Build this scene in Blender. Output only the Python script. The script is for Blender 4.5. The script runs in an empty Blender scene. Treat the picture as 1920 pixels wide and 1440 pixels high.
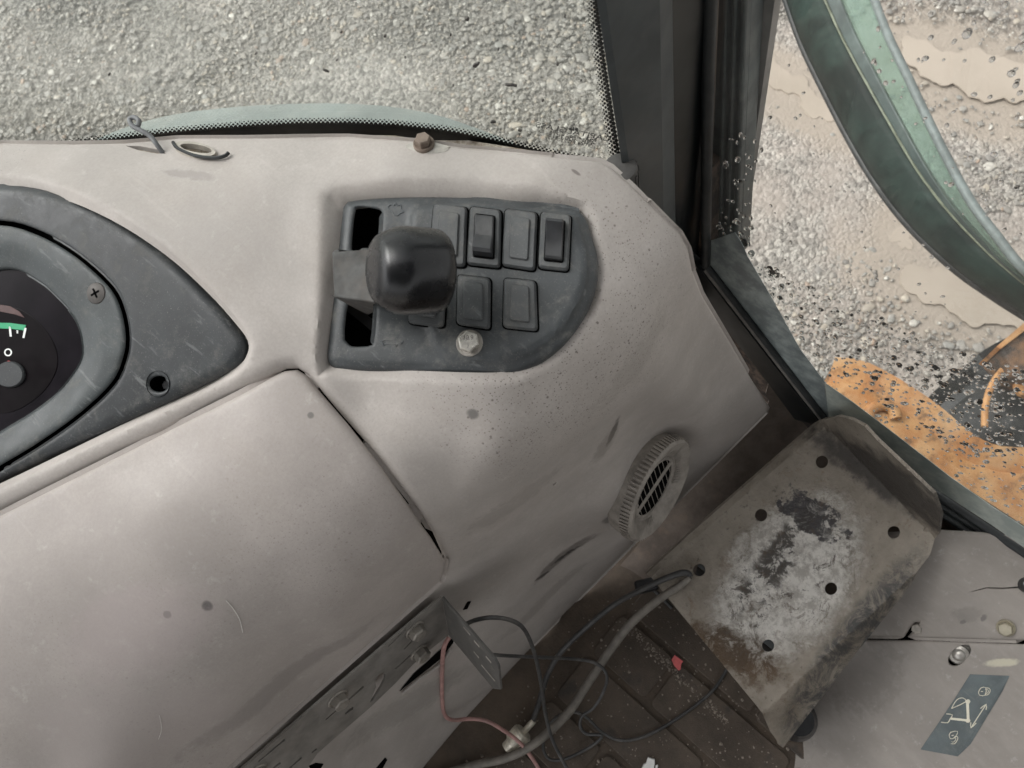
import bpy, bmesh, math, random
import numpy as np
from mathutils import Vector, Matrix
from mathutils.geometry import delaunay_2d_cdt
random.seed(7); rng = np.random.default_rng(7)
scn = bpy.context.scene
COL = scn.collection

# ------------------------------------------------------------------ camera
F = 1443.0; CX, CY = 960.0, 720.0
_d = np.array([290, -530, 1443.0]); _d /= np.linalg.norm(_d)
_v = np.array([-2970, 2300, 1443.0]); _v -= _v.dot(_d) * _d
_Y = _v / np.linalg.norm(_v); _Z = -_d; _X = -np.cross(_Y, _Z)
M = np.stack([_X, _Y, _Z])                      # (right, up, forward) -> vehicle axes
C = np.array([0, 0, 1.3])                       # eye 1.3 m above the cab floor
cam = bpy.data.cameras.new('camera'); cam_o = bpy.data.objects.new('camera', cam); COL.objects.link(cam_o)
mw = Matrix.Identity(4)
for r in range(3):
    mw[r][0], mw[r][1], mw[r][2], mw[r][3] = M[r][0], M[r][1], -M[r][2], C[r]
cam_o.matrix_world = mw
cam.sensor_width = 36; cam.lens = F / 1920 * 36; cam.clip_start = 0.02; cam.clip_end = 200
cam.dof.use_dof = True; cam.dof.focus_distance = 0.76; cam.dof.aperture_fstop = 11
scn.camera = cam_o

# ------------------------------------------------------------------ light
SUN_EL, SUN_AZ = math.radians(52), math.radians(-25)     # azimuth from vehicle forward, negative = to the left
world = bpy.data.worlds.new('World'); scn.world = world; world.use_nodes = True
wn = world.node_tree; wn.nodes.clear()
sky = wn.nodes.new('ShaderNodeTexSky'); sky.sky_type = 'NISHITA'; sky.sun_disc = False
sky.sun_elevation = SUN_EL; sky.sun_rotation = SUN_AZ; sky.dust_density = 4; sky.air_density = 1
hs = wn.nodes.new('ShaderNodeHueSaturation'); hs.inputs['Saturation'].default_value = 0.05
bg = wn.nodes.new('ShaderNodeBackground'); bg.inputs['Strength'].default_value = 0.12
wo = wn.nodes.new('ShaderNodeOutputWorld')
wn.links.new(sky.outputs[0], hs.inputs['Color']); wn.links.new(hs.outputs[0], bg.inputs['Color']); wn.links.new(bg.outputs[0], wo.inputs['Surface'])
sun = bpy.data.lights.new('sun', 'SUN'); sun.energy = 0.7; sun.angle = math.radians(50); sun.color = (1, 0.97, 0.93)
sun_o = bpy.data.objects.new('sun', sun); COL.objects.link(sun_o)
sdir = Vector((math.sin(SUN_AZ) * math.cos(SUN_EL), math.cos(SUN_AZ) * math.cos(SUN_EL), math.sin(SUN_EL)))
sun_o.rotation_euler = (-sdir).to_track_quat('-Z', 'Y').to_euler()
vs = scn.view_settings; vs.view_transform = 'Standard'; vs.look = 'None'; vs.gamma = 1; vs.exposure = 1.26; vs.use_curve_mapping = False

# ------------------------------------------------------------------ pixel directions -> places
def ray(px, py):
    r = M @ np.array([px - CX, CY - py, F]); return r / np.linalg.norm(r)
def P(px, py, z):
    r = ray(px, py); return C + r * (z - C[2]) / r[2]
def rays(a):
    a = np.asarray(a, float); v = np.stack([a[:, 0] - CX, CY - a[:, 1], np.full(len(a), F)], 1) @ M.T
    return v
def on_z(a, z):
    v = rays(a); return C + v * ((np.asarray(z) - C[2]) / v[:, 2])[:, None]
def on_plane(p0, n):
    p0 = np.asarray(p0, float); n = np.asarray(n, float)
    def f(a):
        v = rays(a); t = ((p0 - C) @ n) / (v @ n); return C + v * t[:, None]
    return f
def plane3(a, b, c):
    A, B, D = P(*a), P(*b), P(*c); n = np.cross(B - A, D - A); n /= np.linalg.norm(n)
    if n @ (C - A) < 0: n = -n
    return on_plane(A, n), A, n
def tps(ctrl, lam=0.0):
    c = np.array(ctrl, float); xy = c[:, :2] / 500.0; z = c[:, 2]; n = len(c)
    def U(d2): return 0.5 * d2 * np.log(d2 + 1e-12)
    K = U(((xy[:, None] - xy[None]) ** 2).sum(-1)) + lam * np.eye(n)
    Q = np.concatenate([np.ones((n, 1)), xy], 1)
    A = np.block([[K, Q], [Q.T, np.zeros((3, 3))]]); w = np.linalg.solve(A, np.concatenate([z, np.zeros(3)]))
    def f(a):
        q = np.asarray(a, float) / 500.0
        return U(((q[:, None] - xy[None]) ** 2).sum(-1)) @ w[:n] + w[n] + q @ w[n + 1:]
    return f
def hsurf(zf): return lambda a: on_z(a, zf(np.asarray(a, float)))

def seg_dist(a, poly, closed=True):
    a = np.asarray(a, float); p = np.asarray(poly, float); q = np.roll(p, -1, 0)
    if not closed: p, q = p[:-1], q[:-1]
    best = np.full(len(a), 1e9)
    for s, e in zip(p, q):
        d = e - s; L = d @ d + 1e-12; t = np.clip(((a - s) @ d) / L, 0, 1)
        best = np.minimum(best, np.hypot(*(a - (s + t[:, None] * d)).T))
    return best
def inside(a, poly):
    a = np.asarray(a, float); p = np.asarray(poly, float); q = np.roll(p, -1, 0); r = np.zeros(len(a), bool)
    for (x0, y0), (x1, y1) in zip(p, q):
        if y0 == y1: continue
        c = ((y0 > a[:, 1]) != (y1 > a[:, 1])) & (a[:, 0] < (x1 - x0) * (a[:, 1] - y0) / (y1 - y0) + x0); r ^= c
    return r
def sdist(a, poly): return np.where(inside(a, poly), 1, -1) * seg_dist(a, poly)
def chaikin(p, it=2, closed=True):
    p = [np.array(x, float) for x in p]
    for _ in range(it):
        o = []; n = len(p)
        for i in range(n if closed else n - 1):
            a, b = p[i], p[(i + 1) % n]; o += [a * .75 + b * .25, a * .25 + b * .75]
        if not closed: o = [p[0]] + o + [p[-1]]
        p = o
    return [tuple(x) for x in p]
def crom(p, k=4, closed=True):
    p = np.array(p, float); n = len(p); o = []
    for i in range(n):
        a, b, c, d = p[i - 1], p[i], p[(i + 1) % n], p[(i + 2) % n]
        for j in range(k): t = j / k; o.append(tuple(.5 * (2 * b + (c - a) * t + (2 * a - 5 * b + 4 * c - d) * t * t + (3 * b - a - 3 * c + d) * t ** 3)))
    return o
def rrect(p, r=8, k=4):
    o = []; n = len(p); p = [np.array(x, float) for x in p]
    for i in range(n):
        a, b, c = p[i - 1], p[i], p[(i + 1) % n]; u = (a - b) / np.linalg.norm(a - b); w = (c - b) / np.linalg.norm(c - b)
        for q in range(k + 1):
            t = q / k; o.append(tuple(b + u * r * (1 - t) ** 2 + w * r * t * t))
    return o
def densify(p, s):
    o = []; n = len(p)
    for i in range(n):
        a, b = np.array(p[i], float), np.array(p[(i + 1) % n], float); k = max(1, int(np.ceil(np.linalg.norm(b - a) / s)))
        o += [tuple(a + (b - a) * j / k) for j in range(k)]
    return o
def smooth(t): t = np.clip(t, 0, 1); return t * t * (3 - 2 * t)
def grow(poly, r):
    p = np.array(poly, float); a = np.roll(p, 1, 0); b = np.roll(p, -1, 0); t = b - a; t /= np.linalg.norm(t, axis=1)[:, None] + 1e-9
    n = np.stack([t[:, 1], -t[:, 0]], 1)
    area = 0.5 * np.sum(p[:, 0] * np.roll(p[:, 1], -1) - np.roll(p[:, 0], -1) * p[:, 1])
    return p + n * (r if area > 0 else -r)
def ellipse(cx, cy, rx, ry, ang=0, n=32):
    t = np.arange(n) / n * 2 * math.pi; c, s = math.cos(ang), math.sin(ang)
    return [(cx + rx * math.cos(u) * c - ry * math.sin(u) * s, cy + rx * math.cos(u) * s + ry * math.sin(u) * c) for u in t]

# ------------------------------------------------------------------ object helpers
def tag(o, label=None, cat=None, group=None, kind=None):
    if label: o['label'] = label
    if cat: o['category'] = cat
    if group: o['group'] = group
    if kind: o['kind'] = kind
    return o
def empty(name, loc, label, cat, group=None):
    o = bpy.data.objects.new(name, None); o.location = tuple(loc); o.empty_display_size = .02; COL.objects.link(o)
    return tag(o, label, cat, group)
def link(name, me, mat=None, parent=None, smooth_shade=False):
    o = bpy.data.objects.new(name, me); COL.objects.link(o)
    if mat is not None: me.materials.append(mat)
    if parent is not None:
        o.parent = parent; o.matrix_parent_inverse = world_of(parent).inverted()
    if smooth_shade and len(me.polygons): me.polygons.foreach_set('use_smooth', [True] * len(me.polygons))
    return o
def world_of(o):
    m = Matrix.Translation(o.location) if o.type == 'EMPTY' else Matrix.Identity(4)
    return m
def mesh_from(verts, faces, name='m'):
    me = bpy.data.meshes.new(name); me.from_pydata([tuple(map(float, v)) for v in verts], [], [tuple(map(int, f)) for f in faces]); me.update(); return me
def split(o, ang=38):
    m = o.modifiers.new('split', 'EDGE_SPLIT'); m.split_angle = math.radians(ang); return o
def normals_of(pos, a):
    p0 = pos(a); p1 = pos(a + np.array([1.5, 0])); p2 = pos(a + np.array([0, 1.5]))
    n = np.cross(p1 - p0, p2 - p0); n /= np.linalg.norm(n, axis=1)[:, None] + 1e-15
    s = np.sign(((C - p0) * n).sum(1)); return p0, n * s[:, None]
def lifted(pos, feats=(), off=0.0):
    """position function with raised or sunk areas, measured along the surface normal"""
    def f(a):
        a = np.asarray(a, float); p, n = normals_of(pos, a); h = np.full(len(a), off)
        for poly, w, dh in feats: h = h + dh * smooth(sdist(a, poly) / w)
        return p + n * h[:, None]
    return f
def sheet(name, outline, pos, mat, parent=None, step=12, holes=(), rnd=None, hole_rnd=None, thick=.003, feats=(), extra=(), sm=True, ang=40, solid=True):
    ol = densify(outline, step); pts = list(ol); segs = [(i, (i + 1) % len(ol)) for i in range(len(ol))]
    hl = []
    for h in holes:
        hh = densify(h, step * .6); b = len(pts); pts += hh; segs += [(b + i, b + (i + 1) % len(hh)) for i in range(len(hh))]; hl.append(hh)
    cand = []
    x0, y0 = np.min(ol, 0); x1, y1 = np.max(ol, 0); j = 0; y = y0
    while y < y1:
        x = x0 + (step / 2 if j % 2 else 0)
        while x < x1: cand.append((x, y)); x += step
        y += step * .866; j += 1
    cand = np.array(cand); keep = inside(cand, ol) & (seg_dist(cand, ol) > step * .55)
    for hh in hl: keep &= ~inside(cand, hh) & (seg_dist(cand, hh) > step * .5)
    cand = cand[keep]; rings = []
    def ring(poly, w, inw):
        for k in (.08, .22, .45, .75):
            g = densify([tuple(v) for v in grow(poly, (-1 if inw else 1) * w * k)], step * .8); g = np.array(g)
            ok = inside(g, ol) & (seg_dist(g, poly) > w * k * .8) & (seg_dist(g, ol) > min(2, w * k * .7))
            for hh in hl: ok &= ~inside(g, hh)
            rings.append(g[ok])
    if rnd: ring(ol, rnd[0], True)
    if hole_rnd:
        for hh in hl: ring(hh, hole_rnd[0], False)
    for e in extra: rings.append(np.array([v for v in e]))
    if rings:
        R = np.concatenate(rings); ok = inside(R, ol)
        for hh in hl: ok &= ~inside(R, hh)
        R = R[ok]
        if len(R): cand = np.concatenate([cand, R])
    pts = pts + [tuple(v) for v in cand]
    res = delaunay_2d_cdt([Vector(p) for p in pts], segs, [], 0, 1e-4)
    V = np.array([tuple(v) for v in res[0]]); Fc = np.array(res[2]); cen = V[Fc].mean(1)
    ok = inside(cen, ol)
    for hh in hl: ok &= ~inside(cen, hh)
    Fc = Fc[ok]
    p, n = normals_of(lifted(pos, feats) if feats else pos, V)
    if rnd:
        t = np.clip(seg_dist(V, ol) / rnd[0], 0, 1); p = p - n * (rnd[1] * (1 - np.sqrt(np.maximum(0, 1 - (1 - t) ** 2))))[:, None]
    if hole_rnd:
        for hh in hl:
            t = np.clip(seg_dist(V, hh) / hole_rnd[0], 0, 1); p = p - n * (hole_rnd[1] * (1 - np.sqrt(np.maximum(0, 1 - (1 - t) ** 2))))[:, None]
    # face the camera
    tri = p[Fc]; fn = np.cross(tri[:, 1] - tri[:, 0], tri[:, 2] - tri[:, 0]); flip = (fn * (C - tri[:, 0])).sum(1) < 0
    Fc[flip] = Fc[flip][:, ::-1]
    o = link(name, mesh_from(p, Fc, name), mat, parent, sm)
    if solid and thick:
        s = o.modifiers.new('thick', 'SOLIDIFY'); s.thickness = thick; s.offset = -1
        if sm: split(o, ang)
    return o
def slab(name, outline, pos, h, mat, parent=None, inset=1.5, ch=None, base=-.001):
    """chamfered plate standing h proud of the surface pos"""
    a = np.array(outline, float); p, n = normals_of(pos, a); nm = n.mean(0); nm /= np.linalg.norm(nm)
    b, _ = normals_of(pos, grow(a, -inset)); ch = h * .4 if ch is None else ch; k = len(a)
    V = list(p + nm * base) + list(p + nm * (h - ch)) + list(b + nm * h)
    Fs = [(i, (i + 1) % k, k + (i + 1) % k, k + i) for i in range(k)] + [(k + i, k + (i + 1) % k, 2 * k + (i + 1) % k, 2 * k + i) for i in range(k)]
    Fs += [tuple(range(2 * k, 3 * k)), tuple(range(k - 1, -1, -1))]
    me = mesh_from(V, Fs, name); fix_normals(me); return link(name, me, mat, parent)
def fix_normals(me):
    bm = bmesh.new(); bm.from_mesh(me); bmesh.ops.recalc_face_normals(bm, faces=bm.faces); bm.to_mesh(me); bm.free()
def prism(name, pts, vec, mat, parent=None, bevel=0):
    p = np.array(pts, float); k = len(p); q = p + np.array(vec)
    me = mesh_from(list(p) + list(q), [tuple(range(k)), tuple(range(2 * k - 1, k - 1, -1))] + [(i, (i + 1) % k, k + (i + 1) % k, k + i) for i in range(k)], name)
    fix_normals(me); o = link(name, me, mat, parent)
    if bevel:
        m = o.modifiers.new('bevel', 'BEVEL'); m.width = bevel; m.segments = 2; m.limit_method = 'ANGLE'
    return o
def loft(name, rows, mat, parent=None, closed=False, sm=True, cap=False, ang=40):
    k = len(rows[0]); V = [v for r in rows for v in r]; Fs = []
    for i in range(len(rows) - 1):
        for j in range(k if closed else k - 1):
            Fs.append((i * k + j, i * k + (j + 1) % k, (i + 1) * k + (j + 1) % k, (i + 1) * k + j))
    if cap: Fs += [tuple(range(k)), tuple(range((len(rows) - 1) * k, len(rows) * k))]
    me = mesh_from(V, Fs, name); fix_normals(me); o = link(name, me, mat, parent, sm)
    if sm: split(o, ang)
    return o
def frame(n, up=(0, 0, 1)):
    n = np.asarray(n, float); n = n / np.linalg.norm(n); u = np.asarray(up, float); u = u - (u @ n) * n
    if np.linalg.norm(u) < 1e-6: u = np.array([1., 0, 0]) - n[0] * n
    u /= np.linalg.norm(u); return np.cross(u, n), u, n
def lathe(name, c, n, prof, mat, parent=None, seg=32, up=(0, 0, 1), ang=35, cap=True, sx=1.0):
    """prof: (radius, height along n)"""
    a, b, n = frame(n, up); rows = []
    for r, h in prof:
        rows.append([np.asarray(c) + n * h + (a * math.cos(t) * sx + b * math.sin(t)) * r for t in np.arange(seg) / seg * 2 * math.pi])
    return loft(name, rows, mat, parent, closed=True, cap=cap, ang=ang)
def hexbolt(name, c, n, r, h, mat, parent, flange=1.45, spin=0.0, washer=None):
    a, b, n = frame(n); c = np.asarray(c)
    rows = []
    def circ(rad, hh, k=24): return [c + n * hh + (a * math.cos(t) + b * math.sin(t)) * rad for t in np.arange(k) / k * 2 * math.pi]
    def hexr(rad, hh, k=24):
        o = []
        for i in range(k):
            t = i / k * 2 * math.pi; q = (t % (math.pi / 3)) - math.pi / 6; rr = rad * math.cos(math.pi / 6) / math.cos(q)
            o.append(c + n * hh + (a * math.cos(t + spin) + b * math.sin(t + spin)) * rr)
        return o
    if flange: rows += [circ(r * flange, -.001), circ(r * flange, .0012), circ(r * flange * .93, .0022)]
    rows += [hexr(r, .0015 if flange else -.001), hexr(r, h * .86), [v for v in hexr(r * .86, h)]]
    o = loft(name, rows, mat, parent, closed=True, cap=True, ang=25); return o
def tube(name, pts, rad, mat, parent=None, seg=10, sub=6, radii=None):
    p = np.array(pts, float); n = len(p); out = []; rr = []
    for i in range(n - 1):
        a, b, c2, d2 = p[max(i - 1, 0)], p[i], p[i + 1], p[min(i + 2, n - 1)]
        for k in range(sub):
            t = k / sub; out.append(.5 * ((2 * b) + (c2 - a) * t + (2 * a - 5 * b + 4 * c2 - d2) * t * t + (3 * b - a - 3 * c2 + d2) * t ** 3))
            rr.append(rad if radii is None else radii[i] * (1 - t) + radii[i + 1] * t)
    out.append(p[-1]); rr.append(rad if radii is None else radii[-1]); out = np.array(out)
    T = np.gradient(out, axis=0); T /= np.linalg.norm(T, axis=1)[:, None] + 1e-12
    u = np.cross(T[0], [0.3, .2, 1]); u /= np.linalg.norm(u); rows = []
    for i in range(len(out)):
        u = u - (u @ T[i]) * T[i]; u /= np.linalg.norm(u); w = np.cross(T[i], u)
        rows.append([out[i] + (u * math.cos(t) + w * math.sin(t)) * rr[i] for t in np.arange(seg) / seg * 2 * math.pi])
    return loft(name, rows, mat, parent, closed=True, cap=True, ang=60)
def box(name, c, ax, half, mat, parent=None, bevel=0):
    ax = [np.asarray(a, float) for a in ax]; c = np.asarray(c, float); V = []
    for sx in (-1, 1):
        for sy in (-1, 1):
            for sz in (-1, 1): V.append(c + ax[0] * half[0] * sx + ax[1] * half[1] * sy + ax[2] * half[2] * sz)
    me = mesh_from(V, [(0, 1, 3, 2), (4, 6, 7, 5), (0, 4, 5, 1), (2, 3, 7, 6), (0, 2, 6, 4), (1, 5, 7, 3)], name); fix_normals(me)
    o = link(name, me, mat, parent)
    if bevel:
        m = o.modifiers.new('bevel', 'BEVEL'); m.width = bevel; m.segments = 2
    return o
def text_mesh(name, s, origin, xdir, ydir, size, mat, parent, lift=0.0003, align='CENTER'):
    cu = bpy.data.curves.new(name, 'FONT'); cu.body = s; cu.size = size; cu.align_x = align; cu.extrude = 0.00005
    t = bpy.data.objects.new(name, cu); COL.objects.link(t)
    dg = bpy.context.evaluated_depsgraph_get(); me = bpy.data.meshes.new_from_object(t.evaluated_get(dg)); bpy.data.objects.remove(t)
    x = np.asarray(xdir); y = np.asarray(ydir); n = np.cross(x, y); o3 = np.asarray(origin)
    co = np.zeros(len(me.vertices) * 3); me.vertices.foreach_get('co', co); co = co.reshape(-1, 3)
    w = o3 + co[:, :1] * x + co[:, 1:2] * y + (co[:, 2:3] + 0) * n
    me.vertices.foreach_set('co', w.astype(np.float32).ravel()); me.update(); me.materials.clear()
    return link(name, me, mat, parent)

# ------------------------------------------------------------------ materials
class NT:
    def __init__(s, name):
        s.m = bpy.data.materials.new(name); s.m.use_nodes = True; s.t = s.m.node_tree; s.t.nodes.clear()
        s.out = s.n('ShaderNodeOutputMaterial'); s.co = s.n('ShaderNodeTexCoord').outputs['Object']
    def n(s, t, **k):
        x = s.t.nodes.new(t)
        for a, b in k.items(): setattr(x, a, b)
        return x
    def l(s, a, b): s.t.links.new(a, b)
    def put(s, sock, v):
        if hasattr(v, 'is_output') or isinstance(v, bpy.types.NodeSocket): s.l(v, sock)
        else: sock.default_value = v
    def noise(s, scale, detail=4, rough=.6, vec=None, dist=0.0, stretch=None):
        x = s.n('ShaderNodeTexNoise'); x.inputs['Scale'].default_value = scale; x.inputs['Detail'].default_value = detail
        x.inputs['Roughness'].default_value = rough; x.inputs['Distortion'].default_value = dist
        v = vec or s.co
        if stretch is not None:
            mp = s.n('ShaderNodeMapping'); mp.inputs['Scale'].default_value = stretch[0]; mp.inputs['Rotation'].default_value = stretch[1]; s.l(v, mp.inputs['Vector']); v = mp.outputs[0]
        s.l(v, x.inputs['Vector']); return x.outputs['Fac']
    def voro(s, scale, feature='F1', rand=1.0):
        x = s.n('ShaderNodeTexVoronoi', feature=feature); x.inputs['Scale'].default_value = scale; x.inputs['Randomness'].default_value = rand; s.l(s.co, x.inputs['Vector']); return x
    def ramp(s, f, a, b, va=0.0, vb=1.0):
        x = s.n('ShaderNodeMapRange'); x.interpolation_type = 'SMOOTHSTEP'; x.inputs['From Min'].default_value = a; x.inputs['From Max'].default_value = b
        x.inputs['To Min'].default_value = va; x.inputs['To Max'].default_value = vb; s.l(f, x.inputs['Value']); return x.outputs[0]
    def mix(s, f, a, b, mode='MIX'):
        x = s.n('ShaderNodeMix', data_type='RGBA', blend_type=mode); s.put(x.inputs[0], f)
        s.put(x.inputs[6], a if not isinstance(a, tuple) else (*a, 1)); s.put(x.inputs[7], b if not isinstance(b, tuple) else (*b, 1)); return x.outputs[2]
    def math(s, op, a, b=None):
        x = s.n('ShaderNodeMath', operation=op); s.put(x.inputs[0], a)
        if b is not None: s.put(x.inputs[1], b)
        return x.outputs[0]
    def bump(s, f, strength, dist=.001):
        x = s.n('ShaderNodeBump'); x.inputs['Strength'].default_value = strength; x.inputs['Distance'].default_value = dist; s.l(f, x.inputs['Height']); return x.outputs[0]
    def spot(s, c, axes, noise_amt=.5, nscale=90):
        """mask of a smear with its own shape: c centre, axes = list of (dir, half length)"""
        vm = s.n('ShaderNodeVectorMath', operation='SUBTRACT'); s.l(s.co, vm.inputs[0]); vm.inputs[1].default_value = tuple(map(float, c)); tot = None
        for d, L in axes:
            dp = s.n('ShaderNodeVectorMath', operation='DOT_PRODUCT'); s.l(vm.outputs[0], dp.inputs[0]); dp.inputs[1].default_value = tuple(float(q) / L for q in d)
            sq = s.math('MULTIPLY', dp.outputs['Value'], dp.outputs['Value']); tot = sq if tot is None else s.math('ADD', tot, sq)
        nz = s.noise(nscale, 4, .7); nz = s.math('MULTIPLY', s.math('SUBTRACT', nz, .5), noise_amt * 4)
        return s.ramp(s.math('ADD', tot, nz), .25, 1.0, 1.0, 0.0)
    def bsdf(s, col, rough=.6, metal=0.0, spec=.5, normal=None, coat=0.0):
        b = s.n('ShaderNodeBsdfPrincipled'); s.put(b.inputs['Base Color'], col if not isinstance(col, tuple) else (*col, 1)); s.put(b.inputs['Roughness'], rough)
        s.put(b.inputs['Metallic'], metal); s.put(b.inputs['Specular IOR Level'], spec)
        if coat: b.inputs['Coat Weight'].default_value = coat; b.inputs['Coat Roughness'].default_value = .15
        if normal is not None: s.l(normal, b.inputs['Normal'])
        s.l(b.outputs[0], s.out.inputs['Surface']); return s.m

def simple(name, col, rough=.6, metal=0.0, var=.25, scale=60, bump=.15, dust=None, spec=.5):
    t = NT(name); a = t.noise(scale, 5, .65); c = t.mix(t.ramp(a, .3, .7), tuple(x * (1 - var) for x in col), tuple(min(1, x * (1 + var)) for x in col))
    if dust:
        dn = t.noise(22, 6, .7); c = t.mix(t.ramp(dn, .45, .75, 0, dust[1]), c, dust[0])
    r = t.ramp(t.noise(scale * .6, 4), .3, .7, max(.05, rough - .1), min(1, rough + .12))
    return t.bsdf(c, r, metal, spec, t.bump(t.noise(scale * 14, 3), bump, .0004) if bump else None)

def mauve(name, stains=(), base=(.432, .400, .374), speck=True):
    t = NT(name)
    n1 = t.noise(9, 5, .6); c = t.mix(t.ramp(n1, .3, .72), tuple(x * .86 for x in base), tuple(x * 1.08 for x in base))
    n2 = t.noise(30, 6, .7, stretch=((1, .35, 1), (0, 0, .7))); c = t.mix(t.ramp(n2, .42, .72, 0, .45), c, (.37, .335, .305))       # rubbed-in grime
    n3 = t.noise(60, 5, .75); c = t.mix(t.ramp(n3, .56, .74, 0, .35), c, (.58, .555, .525))
    n5 = t.noise(420, 3, .6); c = t.mix(t.ramp(n5, .35, .65, 0, .20), c, (.29, .26, .235))
    if speck:
        area = t.math('MAXIMUM', t.ramp(t.noise(6, 3), .48, .66, .05, .4), t.spot(speck, [((1, 0, 0), .16), ((0, 1, 0), .16), ((0, 0, 1), .14)], .3, 9)) if isinstance(speck, tuple) else t.ramp(t.noise(6, 3), .48, .66, .05, .4)
        for sc, th in ((330, .26), (150, .20), (520, .3)):
            v = t.voro(sc); dots = t.ramp(v.outputs['Distance'], th * .55, th, 1, 0)
            wn_ = t.n('ShaderNodeSeparateColor'); t.l(v.outputs['Color'], wn_.inputs[0]); pick = t.ramp(wn_.outputs[0], .62, .66)
            c = t.mix(t.math('MULTIPLY', t.math('MULTIPLY', dots, pick), t.math('MULTIPLY', area, .75)), c, (.11, .095, .085))
    sc_ = t.noise(170, 2, .5, stretch=((1, .02, 1), (.3, 0, .75))); c = t.mix(t.ramp(sc_, .665, .70, 0, .10), c, tuple(min(.7, x * 1.35) for x in base))
    sc2 = t.noise(230, 2, .5, stretch=((.03, 1, 1), (0, .2, .4))); c = t.mix(t.ramp(sc2, .69, .72, 0, .14), c, tuple(x * .62 for x in base))
    for cen, axes, col, amt, na in stains:
        c = t.mix(t.math('MULTIPLY', t.spot(cen, axes, na), amt), c, col)
    r = t.ramp(t.noise(14, 4), .3, .7, .5, .68)
    h = t.math('ADD', t.math('MULTIPLY', t.noise(900, 2), .6), t.noise(120, 3))
    return t.bsdf(c, r, 0, .36, t.bump(h, .28, .0006))

def slate(name, base=(.085, .095, .104), dust=.55):
    t = NT(name); c = t.mix(t.ramp(t.noise(25, 5), .3, .7), tuple(x * .8 for x in base), tuple(x * 1.25 for x in base))
    d = t.noise(45, 7, .75); c = t.mix(t.ramp(d, .48, .72, 0, dust), c, (.26, .25, .225))
    s = t.noise(160, 4, .6, stretch=((1, .08, 1), (0, 0, .9))); c = t.mix(t.ramp(s, .60, .72, 0, .35), c, (.22, .23, .23))
    sp = t.noise(800, 2); c = t.mix(t.ramp(sp, .62, .75, 0, .35), c, (.3, .29, .27))
    return t.bsdf(c, t.ramp(d, .4, .7, .42, .66), 0, .38, t.bump(t.noise(1400, 2), .18, .0004))

M_slate = slate('slate_plastic', (.030, .0335, .036), .26); M_slate2 = slate('grey_switch_plastic', (.066, .070, .072), .3)
M_black = simple('black_plastic', (.016, .017, .019), .4, bump=.1)
M_rocker = simple('rocker_plastic', (.022, .023, .025), .38, bump=.12, dust=((.15, .15, .14), .25))
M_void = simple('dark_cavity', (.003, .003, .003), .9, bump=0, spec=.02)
M_well = simple('dark_well', (.012, .012, .013), .8, bump=0)
M_bolt = simple('zinc_bolt', (.55, .53, .48), .34, .75, scale=200, dust=((.4, .36, .3), .6))
M_dirtybolt = simple('dusty_bolt', (.30, .28, .25), .55, .45, scale=150, dust=((.27, .245, .215), .8))
M_washer = simple('washer_steel', (.33, .31, .28), .5, .5, scale=150, dust=((.26, .24, .2), .7))
M_trim = simple('pillar_trim', (.052, .060, .062), .5, scale=12, dust=((.10, .10, .10), .35))
M_post = simple('painted_post', (.006, .0075, .008), .42, scale=10, dust=((.03, .03, .03), .2), spec=.3)
M_rubber = simple('seal_rubber', (.018, .021, .022), .5, scale=30, dust=((.09, .095, .09), .4))
M_rubber2 = simple('outer_rubber', (.070, .084, .086), .45, scale=30, dust=((.2, .23, .225), .5))
M_ink = simple('black_ink', (.006, .006, .006), .5, bump=0)
M_white = simple('white_print', (.8, .82, .8), .5, bump=0, var=.05)
M_cream = simple('cream_print', (.66, .63, .52), .5, bump=0, var=.08)
M_green = simple('green_print', (.01, .32, .14), .5, bump=0, var=.05)
M_red = simple('red_print', (.35, .03, .03), .5, bump=0)

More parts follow.
